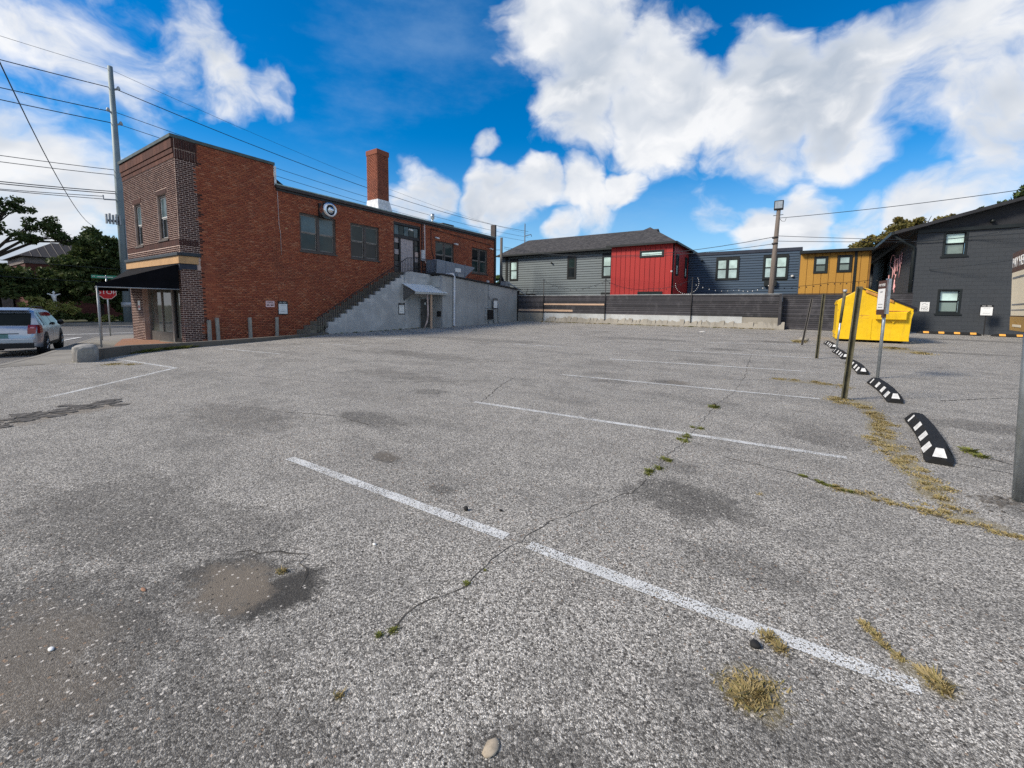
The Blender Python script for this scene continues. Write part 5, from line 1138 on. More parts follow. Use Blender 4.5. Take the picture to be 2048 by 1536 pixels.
strokes = [[(235, 205), (215, 185), (190, 215), (170, 290), (160, 370), (168, 425), (200, 440), (212, 500), (200, 600), (180, 670), (155, 715), (130, 715), (122, 680), (135, 575)],
           [(250, 225), (240, 350), (233, 480), (235, 570)], [(262, 280), (225, 362)], [(315, 265), (272, 270), (252, 390), (252, 490), (262, 510), (285, 400), (310, 270), (295, 400), (292, 500)],
           [(345, 180), (335, 300), (330, 410), (352, 385), (374, 335)], [(388, 140), (370, 290), (345, 430), (320, 620)],
           [(265, 560), (250, 640), (230, 675)], [(243, 660), (215, 840), (222, 860), (246, 800), (240, 745), (230, 800), (228, 905)]]
def on_side(px, py):
    d_ = FW+XR*((px-1024)/FPX)-UR*((py-CY)/FPX); k = (XK-.05)/d_.x; return Vector((0, 0, H))+d_*k
neon_pts = [[on_side(1764+a/9.52, 490+c/9.52) for a, c in st_] for st_ in strokes]
b = MB()
for q in neon_pts: b.tube(q, .027, 6)
b.build('tubing', 'neon_pink', t, True)
b = MB()
for q in neon_pts[:6]: b.tube([q[1], q[1]+Vector((.045, 0, 0))], .01, 5)
b.build('standoff', 'metal_dark', t)
t = thing('no_parking_sign', 'white notice with bold NO on the charcoal wall beside the dumpster', 'sign', (5.28, YK-.02, 1.7))
MB().fbox(FK, 5.10, 5.46, 1.72, 2.20, .01, .02).build('panel', 'sign_white', t); text('NO', FK, 5.28, 1.86, .16, 'sign_black', t, .022)
b = MB(); b.fbox(FK, 5.16, 5.40, 1.98, 1.995, .02, .023).fbox(FK, 5.14, 5.42, 1.765, 1.775, .02, .023); b.build('print_line', 'ink_grey', t)
b = MB(); b.tube([FK.p(5.18, 2.06, .022), FK.p(5.21, 2.12, .022), FK.p(5.28, 2.13, .022), FK.p(5.33, 2.09, .022), FK.p(5.39, 2.07, .022)], .008, 5); b.build('emblem', 'ink_grey', t)
t = pay_sign(Fr((0, YK-.5, 0), (1, 0, 0), (0, 0, 1), (0, -1, 0)), 7.17, 7.63, 1.52, 2.06, 'white notice with black header on a thin stake before the charcoal wall')
MB().box(7.39, 7.43, YK-.5, YK-.46, .45, 1.6).build('stake', 'metal_dark', t)

# ------------------------------------------------------------------ poles and wires on the right
t = thing('light_pole', 'weathered wooden light pole with a floodlight behind the dark fence', 'light pole', (-1.6, YF+.5, .6))
MB().tube([(-1.62, YF+.5, .4), (-1.57, YF+.5, 4.0), (-1.50, YF+.5, 7.45)], [.16, .145, .105], 10).build('pole', 'pole_wood', t, True)
fl = MB().box(-1.74, -1.27, YF+.34, YF+.62, 7.46, 7.98).build('floodlight', 'metal_dark', t, bevel=.03); MB().box(-1.69, -1.32, YF+.325, YF+.338, 7.53, 7.92).build('lens', 'galvanised', fl); MB().tube([(-1.5, YF+.48, 7.3), (-1.5, YF+.48, 7.5)], .03, 6).build('yoke', 'metal_dark', fl)
b = MB()
for z in (5.85, 5.5): b.lathe((-1.57, YF+.5, z), (0, 0, 1), [(0, .15), (.05, .17), (.1, .15)], 10)
b.tube([(-1.75, YF+.45, 7.15), (-1.25, YF+.45, 7.17)], .018, 5); b.tube([(-1.45, YF+.45, 7.0), (-1.3, YF+.45, 6.8), (-1.15, YF+.45, 6.78), (-1.1, YF+.45, 6.95)], .012, 5); b.build('bracket', 'metal_dark', t)
hg = 'service wires at the wooden light pole'
wire('service_wire', 'upper service wire sagging from light pole across the houses', (-1.6, YF+.5, 5.95), (-22.1, 31.3, 6.95), .95, .017, 'wire', hg)
wire('service_wire', 'lower service wire sagging from light pole across the houses', (-1.6, YF+.5, 5.55), (-22.1, 31.3, 6.8), .75, .015, 'wire', hg)
wire('service_wire', 'service wire rising from light pole to the upper right', (-1.5, YF+.5, 7.0), (9.5, YF+.2, 7.35), .12, .016, 'wire', hg)
wire('service_wire', 'upper wire from light pole to the charcoal wall', (-1.55, YF+.5, 6.0), (4.5, YK-.25, 5.4), .02, .014, 'wire', hg)
wire('service_wire', 'lower wire from light pole to the charcoal wall', (-1.55, YF+.5, 5.7), (4.5, YK-.25, 5.3), .02, .014, 'wire', hg)
wire('service_wire', 'wire along the charcoal wall over the upper window', (4.5, YK-.12, 5.33), (6.7, YK-.15, 5.40), .02, .02, 'wire', hg)
wire('service_wire', 'wire from the upper window towards the right edge', (6.7, YK-.15, 5.40), (10.5, YK-1, 6.1), .05, .014, 'wire', hg)
wire('service_wire', 'second wire from the upper window towards the right edge', (6.7, YK-.15, 5.40), (10.5, YK-1, 5.45), .03, .012, 'wire', hg)
wire('service_wire', 'drop wire hooked on the charcoal wall at mid height', (5.3, YK-.06, 3.86), (9.5, YK-1.5, 4.35), .05, .014, 'wire', hg)
t = thing('short_pole', 'short grey wooden pole with cables between the brick and grey houses', 'utility pole', (-22.0, 31.3, 0))
MB().tube([(-22.3, 31.2, 0), (-22.3, 31.2, 7.75)], [.15, .12], 10).build('pole', 'pole_wood_grey', t, True)
b = MB()
for k in range(5): b.tube([(-22.3, 31.2, 4.6-.12*k), (-21.0+.15*k, 30.6, 2.9)], .035, 5)
b.build('cable_bundle', 'metal_dark', t, True); MB().tube([(-22.3, 31.2, 6.7), (-23.6, 30.8, 6.72)], .02, 5).build('arm', 'metal_dark', t)
t = thing('air_unit', 'small grey air unit with pipes on the low annex roof end', 'air unit', (-20.4, 28.6, 3.1))
MB().box(-20.3, -19.75, 28.3, 28.9, 3.28, 3.72).build('casing', 'conduit_grey', t, bevel=.02); MB().box(-21.5, -20.4, 28.4, 28.8, 3.3, 3.62).build('coil', 'metal_dark', t); MB().tube([(-19.7, 28.6, 3.6), (-19.3, 29.0, 3.3), (-18.6, 29.6, 2.6)], .05, 6).build('hose', 'conduit_grey', t, True)
t = thing('radio_mast', 'thin mast rising behind the grey shingle roof', 'mast', (-29, 46, 0)); MB().tube([(-29.3, 46, 0), (-29.3, 46, 12.1)], [.09, .06], 6).build('shaft', 'sky_mast', t, True); MB().tube([(-29.3, 46, 10.6), (-28.5, 46.2, 10.75), (-28.45, 46.2, 10.5)], .05, 6).build('arm', 'sky_mast', t, True)

# ------------------------------------------------------------------ yellow dumpster
dx0, dx1, dy0, dy1 = 1.28, 3.68, 23.45, 25.35
dz = zlot(2.5, 23.5)
du_ = thing('dumpster', 'bright yellow steel dumpster with slanted black lid and fork pockets', 'dumpster', (2.6, 24.4, dz))
prof = [(dx0, .10), (dx1, .10), (dx1+.03, 1.02), (dx1+.10, 1.42), (2.24, 2.27), (2.05, 2.27), (1.48, 1.90), (dx0, 1.78)]
MB().prism([(x, dy0, dz+z) for x, z in prof], (0, dy1-dy0, 0)).build('body', 'dumpster_yellow', du_, bevel=.02)
lid = MB().prism([(2.04, dy0-.05, dz+2.30), (dx1+.17, dy0-.05, dz+1.46), (dx1+.15, dy0-.05, dz+1.38), (2.04, dy0-.05, dz+2.26)], (0, dy1-dy0+.1, 0)).build('lid', 'lid_black', du_)
MB().prism([(2.18, dy0-.06, dz+2.215), (3.1, dy0-.06, dz+1.755), (3.1, dy0-.06, dz+1.655), (2.18, dy0-.06, dz+2.10)], (0, .055, 0)).build('lid_rail', 'dumpster_rim', du_)
MB().box(dx1+.05, dx1+.16, dy0-.02, dy1+.02, dz+1.30, dz+1.40).build('lid_edge', 'lid_black', lid)
for k, y in enumerate((dy0, dy1)):
    s_ = -1 if k == 0 else 1
    pk = MB().hexa([(2.58, y, dz+.95), (3.56, y, dz+.95), (3.52, y+s_*.17, dz+.98), (2.58, y+s_*.17, dz+.98), (2.58, y, dz+1.30), (3.66, y, dz+1.38), (3.52, y+s_*.17, dz+1.27), (2.58, y+s_*.17, dz+1.26)]); pk.build('fork_pocket', 'dumpster_yellow', du_, bevel=.01)
    MB().box(2.56, 3.6, min(y, y+s_*.10), max(y, y+s_*.10), dz+1.31, dz+1.345).build('pocket_lip', 'dumpster_rim', du_)
    MB().prism([(3.02, y+s_*.002, dz+.95), (3.25, y+s_*.002, dz+.95), (3.14, y+s_*.002, dz+.83)], (0, s_*.06, 0)).build('gusset', 'dumpster_yellow', du_)
    MB().box(2.42, 2.47, min(y, y+s_*.015), max(y, y+s_*.015), dz+.12, dz+.98).build('rib', 'dumpster_yellow', du_)
    MB().box(dx0, dx1, min(y, y+s_*.02), max(y, y+s_*.02), dz+.10, dz+.17).build('base_rail', 'dumpster_yellow', du_)
MB().box(dx0-.03, dx0, dy0+.1, dy1-.1, dz+.3, dz+.4).box(dx0-.03, dx0, dy0+.1, dy1-.1, dz+1.6, dz+1.7).build('side_rail', 'dumpster_yellow', du_)
for x in (1.75, 3.45):
    for y in (dy0+.25, dy1-.25): MB().lathe((x, y-.04, dz+.055), (0, 1, 0), [(0, 0), (0, .055), (.08, .055), (.08, 0)], 10).build('caster', 'rubber_black', du_)
MB().box(dx0+.1, dx1-.15, dy0+.08, dy1-.08, dz+.05, dz+.1).build('underframe', 'rubber_black', du_)
b = MB().box(1.85, 2.37, dy0-.003, dy0-.001, dz+1.12, dz+1.135).box(1.97, 2.35, dy0-.003, dy0-.001, dz+1.02, dz+1.03); b.build('print_line', 'dumpster_rim', du_)

# ------------------------------------------------------------------ wheel stops
def make_stop(stripe, L=2.2, W=.235, Hh=.135, name='wheel_stop'):
    root = thing(name, '', 'wheel stop'); n = 14; P = []
    def prof(x):       # x along the stop, -L/2..L/2
        e = min(1, (L/2-abs(x))/.15); return Hh*(.42+.58*e), W/2*(.86+.14*e)
    xs = [-L/2+L*i/n for i in range(n+1)]
    bend = lambda x: .05*(x/(L/2))**2-.025 if stripe == 'stop_white' else 0.
    for x in xs:
        hh_, hw_ = prof(x); bd = bend(x); P.append([(x, -hw_+bd, 0), (x, -hw_+bd, hh_*.25), (x, -hw_*.46+bd, hh_), (x, hw_*.46+bd, hh_), (x, hw_+bd, hh_*.25), (x, hw_+bd, 0)])
    b = MB().grid(P); b.add(P[0], [tuple(range(6))]); b.add(P[-1], [tuple(range(6))]); b.build('body', 'rubber_black', root)
    k = 4
    for s_ in (-1, 1):
        for i in range(k):
            x = -L/2+.30+(L-.6)*i/(k-1)-.05; hh_, hw_ = prof(x)
            f = lambda q: (s_*(hw_+(hw_*.46-hw_)*q)+bend(x), hh_*.25+hh_*.75*q)
            n_ = Vector((0, s_*hh_*.75, hw_*.7)).normalized()*.004
            g = []
            for q in (.04, .97):
                y, z = f(q); g.append([(x-.02+n_.x, y+n_.y, z+n_.z), (x+.18, y+n_.y, z+n_.z)])
            MB().grid(g).build('reflector', stripe, root)
    if stripe == 'stop_white':
        for s_ in (-1, 1):
            q = [(s_*(L/2-.02), -.055+bend(L/2), .068), (s_*(L/2-.02), .055+bend(L/2), .068), (s_*(L/2-.15), .030+bend(L/2-.14), Hh*.99), (s_*(L/2-.15), -.030+bend(L/2-.14), Hh*.99)]
            MB().quad(*[(a+s_*.006, b_, c+.006) for a, b_, c in q]).build('end_reflector', stripe, root)
    return root
def place(root, x, y, rz, label, group, sx=1.):
    root.location = (x, y, zlot(x, y)); root.rotation_euler = (0, math.atan2(zlot(x, y-.5)-zlot(x, y+.5), 1)*0, rz); root['label'] = label; root['group'] = group; root.scale = (sx, 1, 1)
    root.rotation_euler = (0, -math.atan2(zlot(x, y+.5)-zlot(x, y-.5), 1) if abs(rz) > 1 else 0, rz)
ws = make_stop('stop_white'); g_ = 'black and white rubber wheel stops along the sign posts'
for i, (x, y, rz, lb) in enumerate([(1.38, 7.12, 1.50, 'largest black and white wheel stop, nearest the galvanised sign at right'), (1.40, 10.6, 1.60, 'second nearest black and white wheel stop, at the pole foot of the narrow notice'), (1.27, 14.05, 1.62, 'middle black and white wheel stop, behind the leaning green post'), (1.14, 17.3, 1.63, 'fourth black and white wheel stop, partly behind the leaning green post'), (1.02, 20.7, 1.64, 'farthest black and white wheel stop, in front of the dumpster corner')]):
    place(ws if i == 0 else copy_tree(ws), x, y, rz, lb, g_)
ys_ = make_stop('stop_yellow'); g_ = 'black and yellow wheel stops along the charcoal wall'
for i, (x, rz, lb) in enumerate([(6.1, 0, 'long black and yellow wheel stop under the charcoal wall window'), (8.75, 0, 'black and yellow wheel stop cut off behind the near sign post')]):
    place(ys_ if i == 0 else copy_tree(ys_), x, 29.85, rz, lb, g_, 1.05)

# ------------------------------------------------------------------ posts and signs in the row
def channel_post(x, y, top, label, w=.045, mat='post_green', cat='post', zt=None):
    z = zlot(x, y)-.15; a, c = Vector((x, y, z)), Vector(top); d_ = (c-a).normalized(); s_ = Vector((1, 0, 0)); s_ = (s_-d_*s_.dot(d_)).normalized(); f_ = s_.cross(d_).normalized()
    b = MB(); pr = [(-w, .02), (-w*.55, .02), (-w*.4, -.025), (w*.4, -.025), (w*.55, .02), (w, .02), (w, .012), (w*.62, .012), (w*.5, -.033), (-w*.5, -.033), (-w*.62, .012), (-w, .012)]
    b.prism([a+s_*p+f_*q for p, q in pr], c-a)
    o = b.build('sign_post', mat); return tag(o, label, cat, 'posts along the wheel stops')
def top_of(px, py, y):
    d_ = FW+XR*((px-1024)/FPX)-UR*((py-CY)/FPX); return Vector((0, 0, H))+d_*(y/d_.y)
channel_post(.70, 9.35, top_of(1719, 573, 9.2), 'thick leaning green steel post growing out of the dry grass')
channel_post(.46, 16.0, top_of(1648, 588, 15.9), 'slim upright green steel post in front of the slatted fence', .045)
channel_post(.07, 20.5, top_of(1624, 597, 20.2), 'thin dark post leaning right, farthest to the left in the row', .04, 'pole_wood_grey')
t = thing('sign_post', 'grey pole leaning right with a dark sleeve, before the dumpster', 'post', (1.13, 19.1, zlot(1.1, 19.1)), 'posts along the wheel stops')
a, c = Vector((1.10, 19.1, zlot(1.1, 19.1)-.1)), top_of(1690, 583, 18.9)
MB().tube([a, a.lerp(c, .55)], .032, 8).build('pole', 'galvanised', t, True); MB().tube([a.lerp(c, .5), c], .045, 8).build('sleeve', 'post_green', t, True); MB().tube([c-Vector((0, 0, .02)), c+Vector((0, 0, .07))], .06, 8).build('cap', 'conduit_grey', t, True)
# sign seen almost edge on
x, y = 1.53, 12.55; z = zlot(x, y)
t = thing('lot_sign', 'narrow black and white parking notice on a galvanised pole, seen at an angle', 'sign', (x, y, z))
MB().tube([(x-.02, y, z-.1), (x, y, 2.36)], .032, 10).build('pole', 'galvanised', t, True)
dn_ = Vector((-.985, -.174, 0)).normalized(); sd_ = Vector((0, 0, 1)).cross(dn_).normalized(); FO = Fr((x, y-.04, 0), sd_, (0, 0, 1), dn_)
MB().fbox(FO, -.36, .10, 1.56, 2.32, .04, .055).build('backboard', 'sign_brown', t); MB().fbox(FO, -.33, .07, 1.68, 2.14, .056, .060).build('panel', 'sign_white', t); text('PAY HERE', FO, -.13, 2.22, .085, 'sign_white', t, .06)
b = MB(); b.fbox(FO, -.26, .0, 1.72, 1.735, .0605, .063).fbox(FO, -.26, .0, 1.79, 1.80, .0605, .063).fbox(FO, -.2, -.06, 2.06, 2.08, .0605, .063); b.build('print_line', 'ink_grey', t)
MB().fbox(FO, .10, .20, 1.58, 2.34, .0, .05).build('edge_channel', 'galvanised', t); MB().fbox(FO, -.02, .08, 1.50, 1.58, .0, .06).build('clamp', 'sign_brown', t)
# nearest sign, cut by the picture's right edge
x, y = 1.60, 5.27; z = zlot(x, y)
t = thing('lot_sign', 'large brown and cream pay sign on the nearest galvanised pole at right', 'sign', (x, y, z))
MB().tube([(x+.02, y, z-.1), (x-.07, y, 2.25)], .04, 14).build('pole', 'galvanised', t, True)
dn_ = Vector((-.9925, .122, -.06)).normalized(); sd_ = Vector((0, 0, 1)).cross(dn_).normalized(); FO = Fr((x+.046, y, 0), sd_, dn_.cross(sd_), dn_)
MB().fbox(FO, -.323, .28, 1.47, 2.14, .05, .06).build('backboard', 'sign_brown', t); MB().fbox(FO, -.295, .25, 1.60, 1.97, .061, .064).build('panel', 'sign_cream', t); MB().fbox(FO, -.322, .279, 1.472, 1.59, .061, .064).build('footer', 'sign_gold', t)
text('PAY HERE', FO, -.30, 2.05, .115, 'sign_white', t, .062, 'lettering', 'LEFT')
b = MB(); b.fbox(FO, -.27, .2, 1.645, 1.652, .0645, .067).fbox(FO, -.25, .2, 1.69, 1.70, .0645, .067).fbox(FO, -.25, .2, 1.915, 1.93, .0645, .067); b.build('print_line', 'ink_grey', t); MB().fbox(FO, -.2, .1, 1.505, 1.525, .0645, .067).build('footer_print', 'sign_cream', t)

# ------------------------------------------------------------------ litter and stones
b = MB()
for _ in range(46):
    x, y = 1.5+random.gauss(0, .16), 5.15+random.gauss(0, .12); r = random.uniform(.008, .022); z = zlot(x, y)
    b.lathe((x, y, z-.003), (random.uniform(-.3, .3), random.uniform(-.3, .3), 1), [(0, r*1.2), (r*.5, r), (r*.8, 0)], 5)
tag(b.build('asphalt_crumbs', 'tar_seal', None, kind='stuff'), 'loose dark asphalt crumbs around the nearest sign pole foot', 'gravel')
def bit(name, x, y, r, mat, label, cat, k=(1, 1, .5)):
    o = rock(name, (x, y, zlot(x, y)+r*k[2]*.6), r*k[0], r*k[1], r*k[2], mat, None, x*7+y, 2); tag(o, label, cat)
bit('flat_stone', -.83, 1.13, .027, 'stone_tan', 'flat tan stone on the asphalt at the bottom of the picture', 'stone', (1, 1.5, .3))
bit('white_pebble', -2.77, .335, .014, 'white_paint', 'white pebble on the brown stained asphalt', 'pebble', (1.3, .8, .5))
bit('white_pebble', -2.27, 1.75, .012, 'white_paint', 'small white pebble beyond the sandy pothole', 'pebble', (1.3, .8, .5))
bit('dark_scrap', -2.08, 2.47, .026, 'dark_bit', 'black scrap of debris lying on the nearest painted line', 'debris', (.8, .5, .9))
bit('dark_scrap', -1.85, 2.62, .015, 'dark_bit', 'small dark lump just behind the nearest painted line', 'debris', (1, .8, .6))
bit('dark_scrap', -.08, 2.22, .024, 'dark_bit', 'round black lump beside a dry tuft at the line end', 'debris', (1, 1, .7))
bit('brown_leaf', -2.95, .72, .017, 'rust_bit', 'brown dead leaf on the dark asphalt at left', 'leaf', (1.6, .6, .25))
bit('brown_litter', -1.07, 7.42, .04, 'brown_boards', 'small round brown piece of litter in the grass of the long crack', 'litter', (.9, .9, .9))
bit('rubble_stone', .15, 22.6, .16, 'concrete_old', 'grey rubble stone near the foot of the thin leaning post', 'stone', (1.2, 1, .7))
bit('white_litter', -4.5, 25.5, .1, 'white_paint', 'white litter on the far asphalt before the retaining wall', 'litter', (1.8, .6, .2))

# ------------------------------------------------------------------ grass in the cracks
def blades(spots, name, mat, label):
    V = []; Fc = []
    for x, y, r, n, h_ in spots:
        for _ in range(n):
            a = random.uniform(0, 6.283); q = abs(random.gauss(0, .5))*r; bx_, by_ = x+math.cos(a)*q, y+math.sin(a)*q; z = zlot(bx_, by_)
            l_ = .55*h_*random.uniform(.35, 1.0)*(1.15-min(1, q/(r*1.2))*.6); th = random.uniform(0, 6.283); w_ = random.uniform(.002, .0045)*(1+y*.10); le = random.uniform(.6, 2.6)*l_
            dx_, dy_ = math.cos(th), math.sin(th); k = len(V)
            V += [(bx_-dy_*w_, by_+dx_*w_, z), (bx_+dy_*w_, by_-dx_*w_, z), (bx_+dx_*le*.5+dy_*w_*.7, by_+dy_*le*.5-dx_*w_*.7, z+l_*.7), (bx_+dx_*le, by_+dy_*le, z+l_)]
            Fc.append((k, k+1, k+2, k+3))
    return raw(name, V, np.array(Fc), mat, None, kind='stuff', label=label, category='grass')
def along(pts, step, r, n, h_, jit=.05):
    out = []
    for (a, b_), (c, d_) in zip(pts, pts[1:]):
        m = max(1, int(math.hypot(c-a, d_-b_)/step))
        for i in range(m):
            if random.random() < .12: continue
            t = (i+random.random())/m; out.append((a+(c-a)*t+random.gauss(0, jit), b_+(d_-b_)*t+random.gauss(0, jit), r*random.uniform(.5, 1.3), int(n*random.uniform(.4, 1.4)), h_*random.uniform(.5, 1.2)))
    return out
sp = along([(.55, 9.45), (.8, 9.1), (1.02, 8.2)], .07, .18, 120, .05, .10) + along([(1.02, 8.2), (.97, 7.4), (.93, 6.8), (1.0, 6.0), (1.04, 5.68), (1.09, 5.03), (1.10, 4.6)], .045, .12, 110, .034, .075)
sp += along([(.3, 4.72), (.65, 4.6), (1.0, 4.5), (1.2, 4.45), (1.6, 4.32)], .035, .06, 90, .03, .03) + along([(-.3, 11.1), (.3, 11.0), (.9, 10.7)], .07, .18, 90, .05, .1)
sp += [(-.07, 1.92, .12, 420, .055), (-.10, 1.88, .08, 200, .05), (-.04, 1.98, .14, 160, .03), (-.03, 2.32, .06, 200, .04), (.02, 2.27, .05, 130, .04), (.58, 2.44, .05, 200, .06), (.60, 2.40, .04, 120, .05), (-2.48, 1.245, .03, 90, .04), (-1.47, .945, .025, 70, .03), (-.2, 4.15, .05, 40, .02), (2.0, 5.95, .08, 60, .04), (-14.6, 3.3, .3, 500, .06), (-14.2, 3.55, .25, 300, .06), (2.9, 21.0, .5, 500, .12), (3.4, 19.5, .4, 400, .12), (.0, 21.8, .3, 350, .2)]
sp += along([(.36, 2.72), (.46, 2.55), (.55, 2.48)], .03, .03, 60, .035, .01)
sp += along([(-16.8, YF-.35), (-1.2, YF-.35)], .16, .12, 60, .10, .06)
blades(sp, 'dry_grass', 'grass_dry', 'dry straw coloured grass growing in the asphalt cracks')
sp = along([(-1.12, 4.0), (-1.10, 4.3), (-1.1, 4.6)], .06, .05, 110, .045, .025) + along([(-1.07, 5.2), (-1.06, 6.1)], .07, .05, 110, .05, .03) + [(-1.06, 7.35, .08, 220, .09), (-1.5, 1.79, .02, 80, .022), (-1.49, 1.95, .012, 30, .015), (-1.57, 1.31, .03, 160, .02), (-1.60, 1.25, .02, 120, .02), (1.66, 6.75, .07, 260, .09), (1.72, 6.6, .06, 160, .07)]
sp += along([(.1, 4.86), (.3, 4.72), (.5, 4.65)], .04, .04, 100, .035, .015) + along([(-15.95, 2.9), (-16.5, 3.55), (-17.2, 4.2)], .12, .1, 80, .08) + along([(-17.25, 4.35), (-17.7, 5.2), (-17.95, 6.2)], .06, .13, 190, .2, .06) + along([(-18.2, 7.2), (-19.3, 11), (-20.0, 12.8)], .25, .06, 40, .07)
sp += along([(-20.0, 13.2), (-20.05, 20)], .3, .08, 60, .10, .04) + along([(-16.3, YF-.3), (-3, YF-.3)], .5, .15, 70, .12)
blades(sp, 'green_grass', 'grass_green', 'green grass tufts along the crack and kerb')

# ------------------------------------------------------------------ trees and planting
tg = 'trees beyond the cross street'
tree('shade_tree', 'open branched shade tree whose limbs show against the pale sky', (-58.5, 5.3, -.4), [(-58, 7.2, 9.9, 1.0, 1.5, .8), (-58, 9.2, 8.6, 1.1, 1.2, .7), (-58, 4.6, 9.6, 1.6, 2.2, 1.3), (-58, 10.2, 7.6, .9, 1.1, .5), (-57.5, 11.7, 7.3, .8, 1.0, .4), (-58, 8.0, 7.4, .9, .9, .5), (-58, 5.6, 7.8, 1.2, 1.2, .7), (-58, 2.8, 8.4, 1.8, 2.0, 1.8), (-59, 5.2, 11.3, 1.2, 1.4, .7)], 17, .42, 60, .17, 'leaf_mid', .26, tg, height=5.2)
tree('dense_tree', 'broad dense dark tree just left of the steel pole', (-60, 12.9, -.4), [(-60, 12.9, 6.4, 1.6, 1.6, 2.0), (-60, 11.6, 4.4, 1.8, 1.6, 2.0), (-60, 14.2, 4.6, 1.8, 1.5, 2.2), (-59.5, 13.0, 3.0, 1.8, 2.2, 2.0), (-60, 12.7, 8.1, .8, .7, .9), (-60, 14.6, 7.2, .9, .8, 1.2), (-60, 10.4, 5.4, 1.0, .9, .9)], [60, 55, 55, 60, 18, 22, 16], .5, 85, .22, 'leaf_dark', .22, tg, limbs=False)
tree('dense_tree', 'dark low tree under the shade tree above the parked car', (-61, 6.2, -.4), [(-61, 6.2, 3.4, 1.8, 2.4, 1.7), (-61, 3.6, 4.0, 2.0, 2.2, 2.2), (-61.5, 8.4, 3.3, 1.6, 1.7, 1.5), (-61.5, 10.0, 3.6, 1.2, 1.2, 1.1)], [60, 60, 50, 30], .55, 80, .24, 'leaf_dark', .2, tg, limbs=False)
tree('dense_tree', 'dark tree filling the gap behind the white statue', (-63.5, 10.2, -.4), [(-63.5, 10.0, 2.6, 1.6, 2.2, 1.7), (-64, 11.8, 3.4, 1.6, 1.6, 1.8)], [55, 45], .55, 75, .24, 'leaf_dark', .2, tg, limbs=False)
tree('dense_tree', 'dark tree behind the steel pole and shop corner', (-63, 17.0, -.4), [(-63, 17.0, 3.6, 1.8, 2.6, 2.6), (-62, 15.8, 2.0, 1.5, 1.6, 1.6)], [60, 40], .55, 70, .26, 'leaf_dark', .2, tg, limbs=False)
bg = 'low shrubs along the far pavement'
for x, y, rx, ry, rz, z, mt, lb in ((-59.4, 8.4, .7, 1.2, .9, 1.3, 'leaf_lime', 'lime green feathery grass clump left of the white statue'), (-59.4, 9.3, .6, .7, .6, 1.1, 'leaf_lime', 'lime green feathery grass clump at the foot of the statue'), (-59.4, 10.5, .6, .8, .6, 1.0, 'leaf_lime', 'yellowish feathery clump right of the white statue'), (-59.3, 9.6, .6, 1.3, .4, .3, 'leaf_mid', 'dark green shrub mound in front of the statue'), (-59.3, 11.6, .6, 1.0, .35, .2, 'leaf_mid', 'low green shrub between statue and stop sign'), (-59.2, 13.0, .5, .9, .25, .0, 'leaf_lime', 'pale low shrub behind the stop sign post'), (-59.2, 14.6, .5, 1.0, .3, .05, 'leaf_green', 'low green shrub at the steel pole foot'), (-59.3, 16.4, .5, 1.0, .3, .05, 'leaf_green', 'low green shrub right of the steel pole foot')):
    cl = crown_clumps([(x, y, z, rx, ry, rz)], 26, .22); o = leaves('shrub', mt, cl, 45, .12 if mt != 'leaf_lime' else .10, None, ratio=1.8 if mt != 'leaf_lime' else 4); tag(o, lb, 'shrub', bg)
t = tree('autumn_tree', 'olive brown leafy tree rising behind the charcoal building roof', (8.5, 56, 0), [(4.6, 56, 7.4, 1.5, 1.8, 1.5), (6.2, 56, 8.6, 1.5, 1.8, 1.3), (7.6, 56, 9.6, 1.2, 1.6, 1.2), (9.0, 56, 9.9, 1.1, 1.6, 1.0), (5.5, 56, 6.6, 2.0, 2.0, 1.5), (10.6, 56, 10.0, 1.0, 1.5, .7)], [26, 26, 18, 14, 30, 8], .42, 150, .15, 'leaf_autumn', .3, height=6.0)
t = tree('bare_tree', 'nearly bare tree top poking over the charcoal roof at the right edge', (13.8, 52, 0), [(13.3, 52, 10.9, .8, .8, .5), (14.6, 52, 11.5, .8, .8, .6), (12.2, 52, 10.3, .6, .6, .4)], [4, 6, 3], .3, 40, .2, 'leaf_mid', .2, height=8.5)
tree('slim_tree', 'bit of bright green tree seen between brick building and grey house', (-31.5, 44, 0), [(-31.5, 44, 4.2, 1.6, 1.4, 1.5), (-30.4, 44, 3.2, 1.4, 1.4, 1.4)], [26, 22], .5, 60, .25, 'leaf_green', .14, limbs=False)
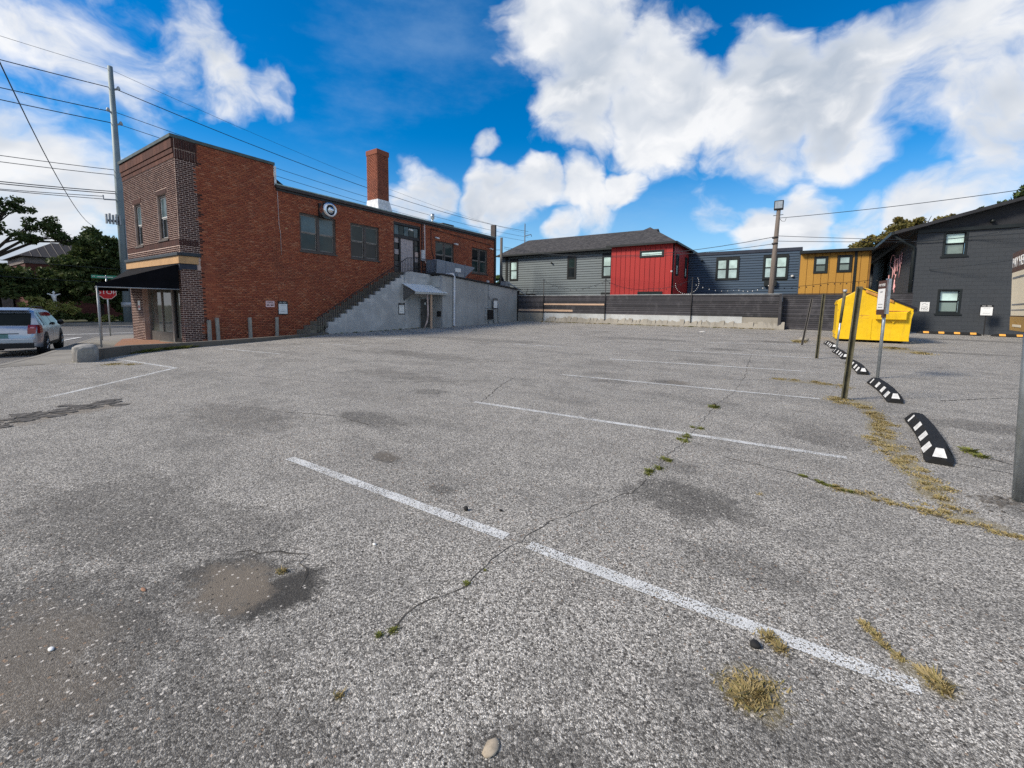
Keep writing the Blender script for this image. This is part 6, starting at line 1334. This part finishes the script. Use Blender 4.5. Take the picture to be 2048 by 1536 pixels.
# pale statue with outstretched arms on a dark post
t = thing('statue', 'small white statue with outstretched arms standing among the shrubs', 'statue', (-59.4, 9.55, .5))
sd_ = Vector((.16, .987, 0)); o_ = Vector((-59.4, 9.68, .6))
b = MB(); b.tube([o_+Vector((0, 0, .0)), o_+Vector((0, 0, .5))-sd_*.02, o_+Vector((0, 0, 1.0))-sd_*.05, o_+Vector((0, 0, 1.35))-sd_*.10, o_+Vector((0, 0, 1.62))-sd_*.10, o_+Vector((0, 0, 1.78))-sd_*.10], [.07, .10, .12, .14, .20, .06], 10)
b.lathe(o_+Vector((0, 0, 1.78))-sd_*.10, (0, 0, 1), [(0, .05), (.06, .10), (.15, .11), (.24, .07), (.27, 0)], 10)
for s_ in (-1, 1): b.tube([o_+Vector((0, 0, 1.66))+sd_*(s_*.12-.1), o_+Vector((0, 0, 1.74))+sd_*(s_*.28-.1), o_+Vector((0, 0, 1.80))+sd_*(s_*.44-.1)], [.085, .06, .04], 8)
b.build('figure', 'sign_white', t, True); MB().box(-60.0, -59.7, 9.75, 9.98, -.3, 2.0).build('backing_post', 'bark', t)
# brick hall behind the trees
fb = thing('far_building', 'brick building with dark seamed hip roof behind the left trees', 'building', (-74, 11, 0))
MB().box(-82, -72, 9.6, 22, -.4, 5.9).build('wall', 'brick_far', fb); MB().box(-82, -71.9, 9.5, 22, 5.9, 6.6).build('cornice_band', 'band_pale', fb)
b = MB(); b.add([(-82.5, 9.0, 6.65), (-71.4, 9.0, 6.65), (-71.4, 22.5, 6.65), (-82.5, 22.5, 6.65), (-75.5, 12.4, 8.7), (-75.5, 20, 8.7)], [(0, 1, 4), (1, 2, 5, 4), (2, 3, 5), (3, 0, 4, 5), (3, 2, 1, 0)]); rf = b.build('roof', 'roof_seam', fb)
b = MB()
for k in range(18):
    y = 9.4+k*.72; t_ = 1 if 12.4 < y < 20 else max(0, 1-max(12.4-y, y-20)/3.2); b.tube([(-71.45, y, 6.66), (-71.45-4.1*t_, y, 6.66+2.07*t_)], .05, 4)
b.build('roof_seam', 'roof_seam', rf, kind='stuff'); MB().box(-76, -75, 14.5, 15.6, 8.6, 9.2).build('roof_unit', 'galvanised', fb)
MB().box(-90, -80, 2, 9.4, -.4, 6.0).build('side_wing', 'band_pale', fb)
for y in (11, 13.2, 15.4): w_ = MB().box(-72.0, -71.95, y, y+1.0, 2.5, 4.8).build('window', 'band_pale', fb); MB().box(-71.95, -71.93, y+.1, y+.9, 2.6, 4.7).build('pane', 'glass_dark', w_)
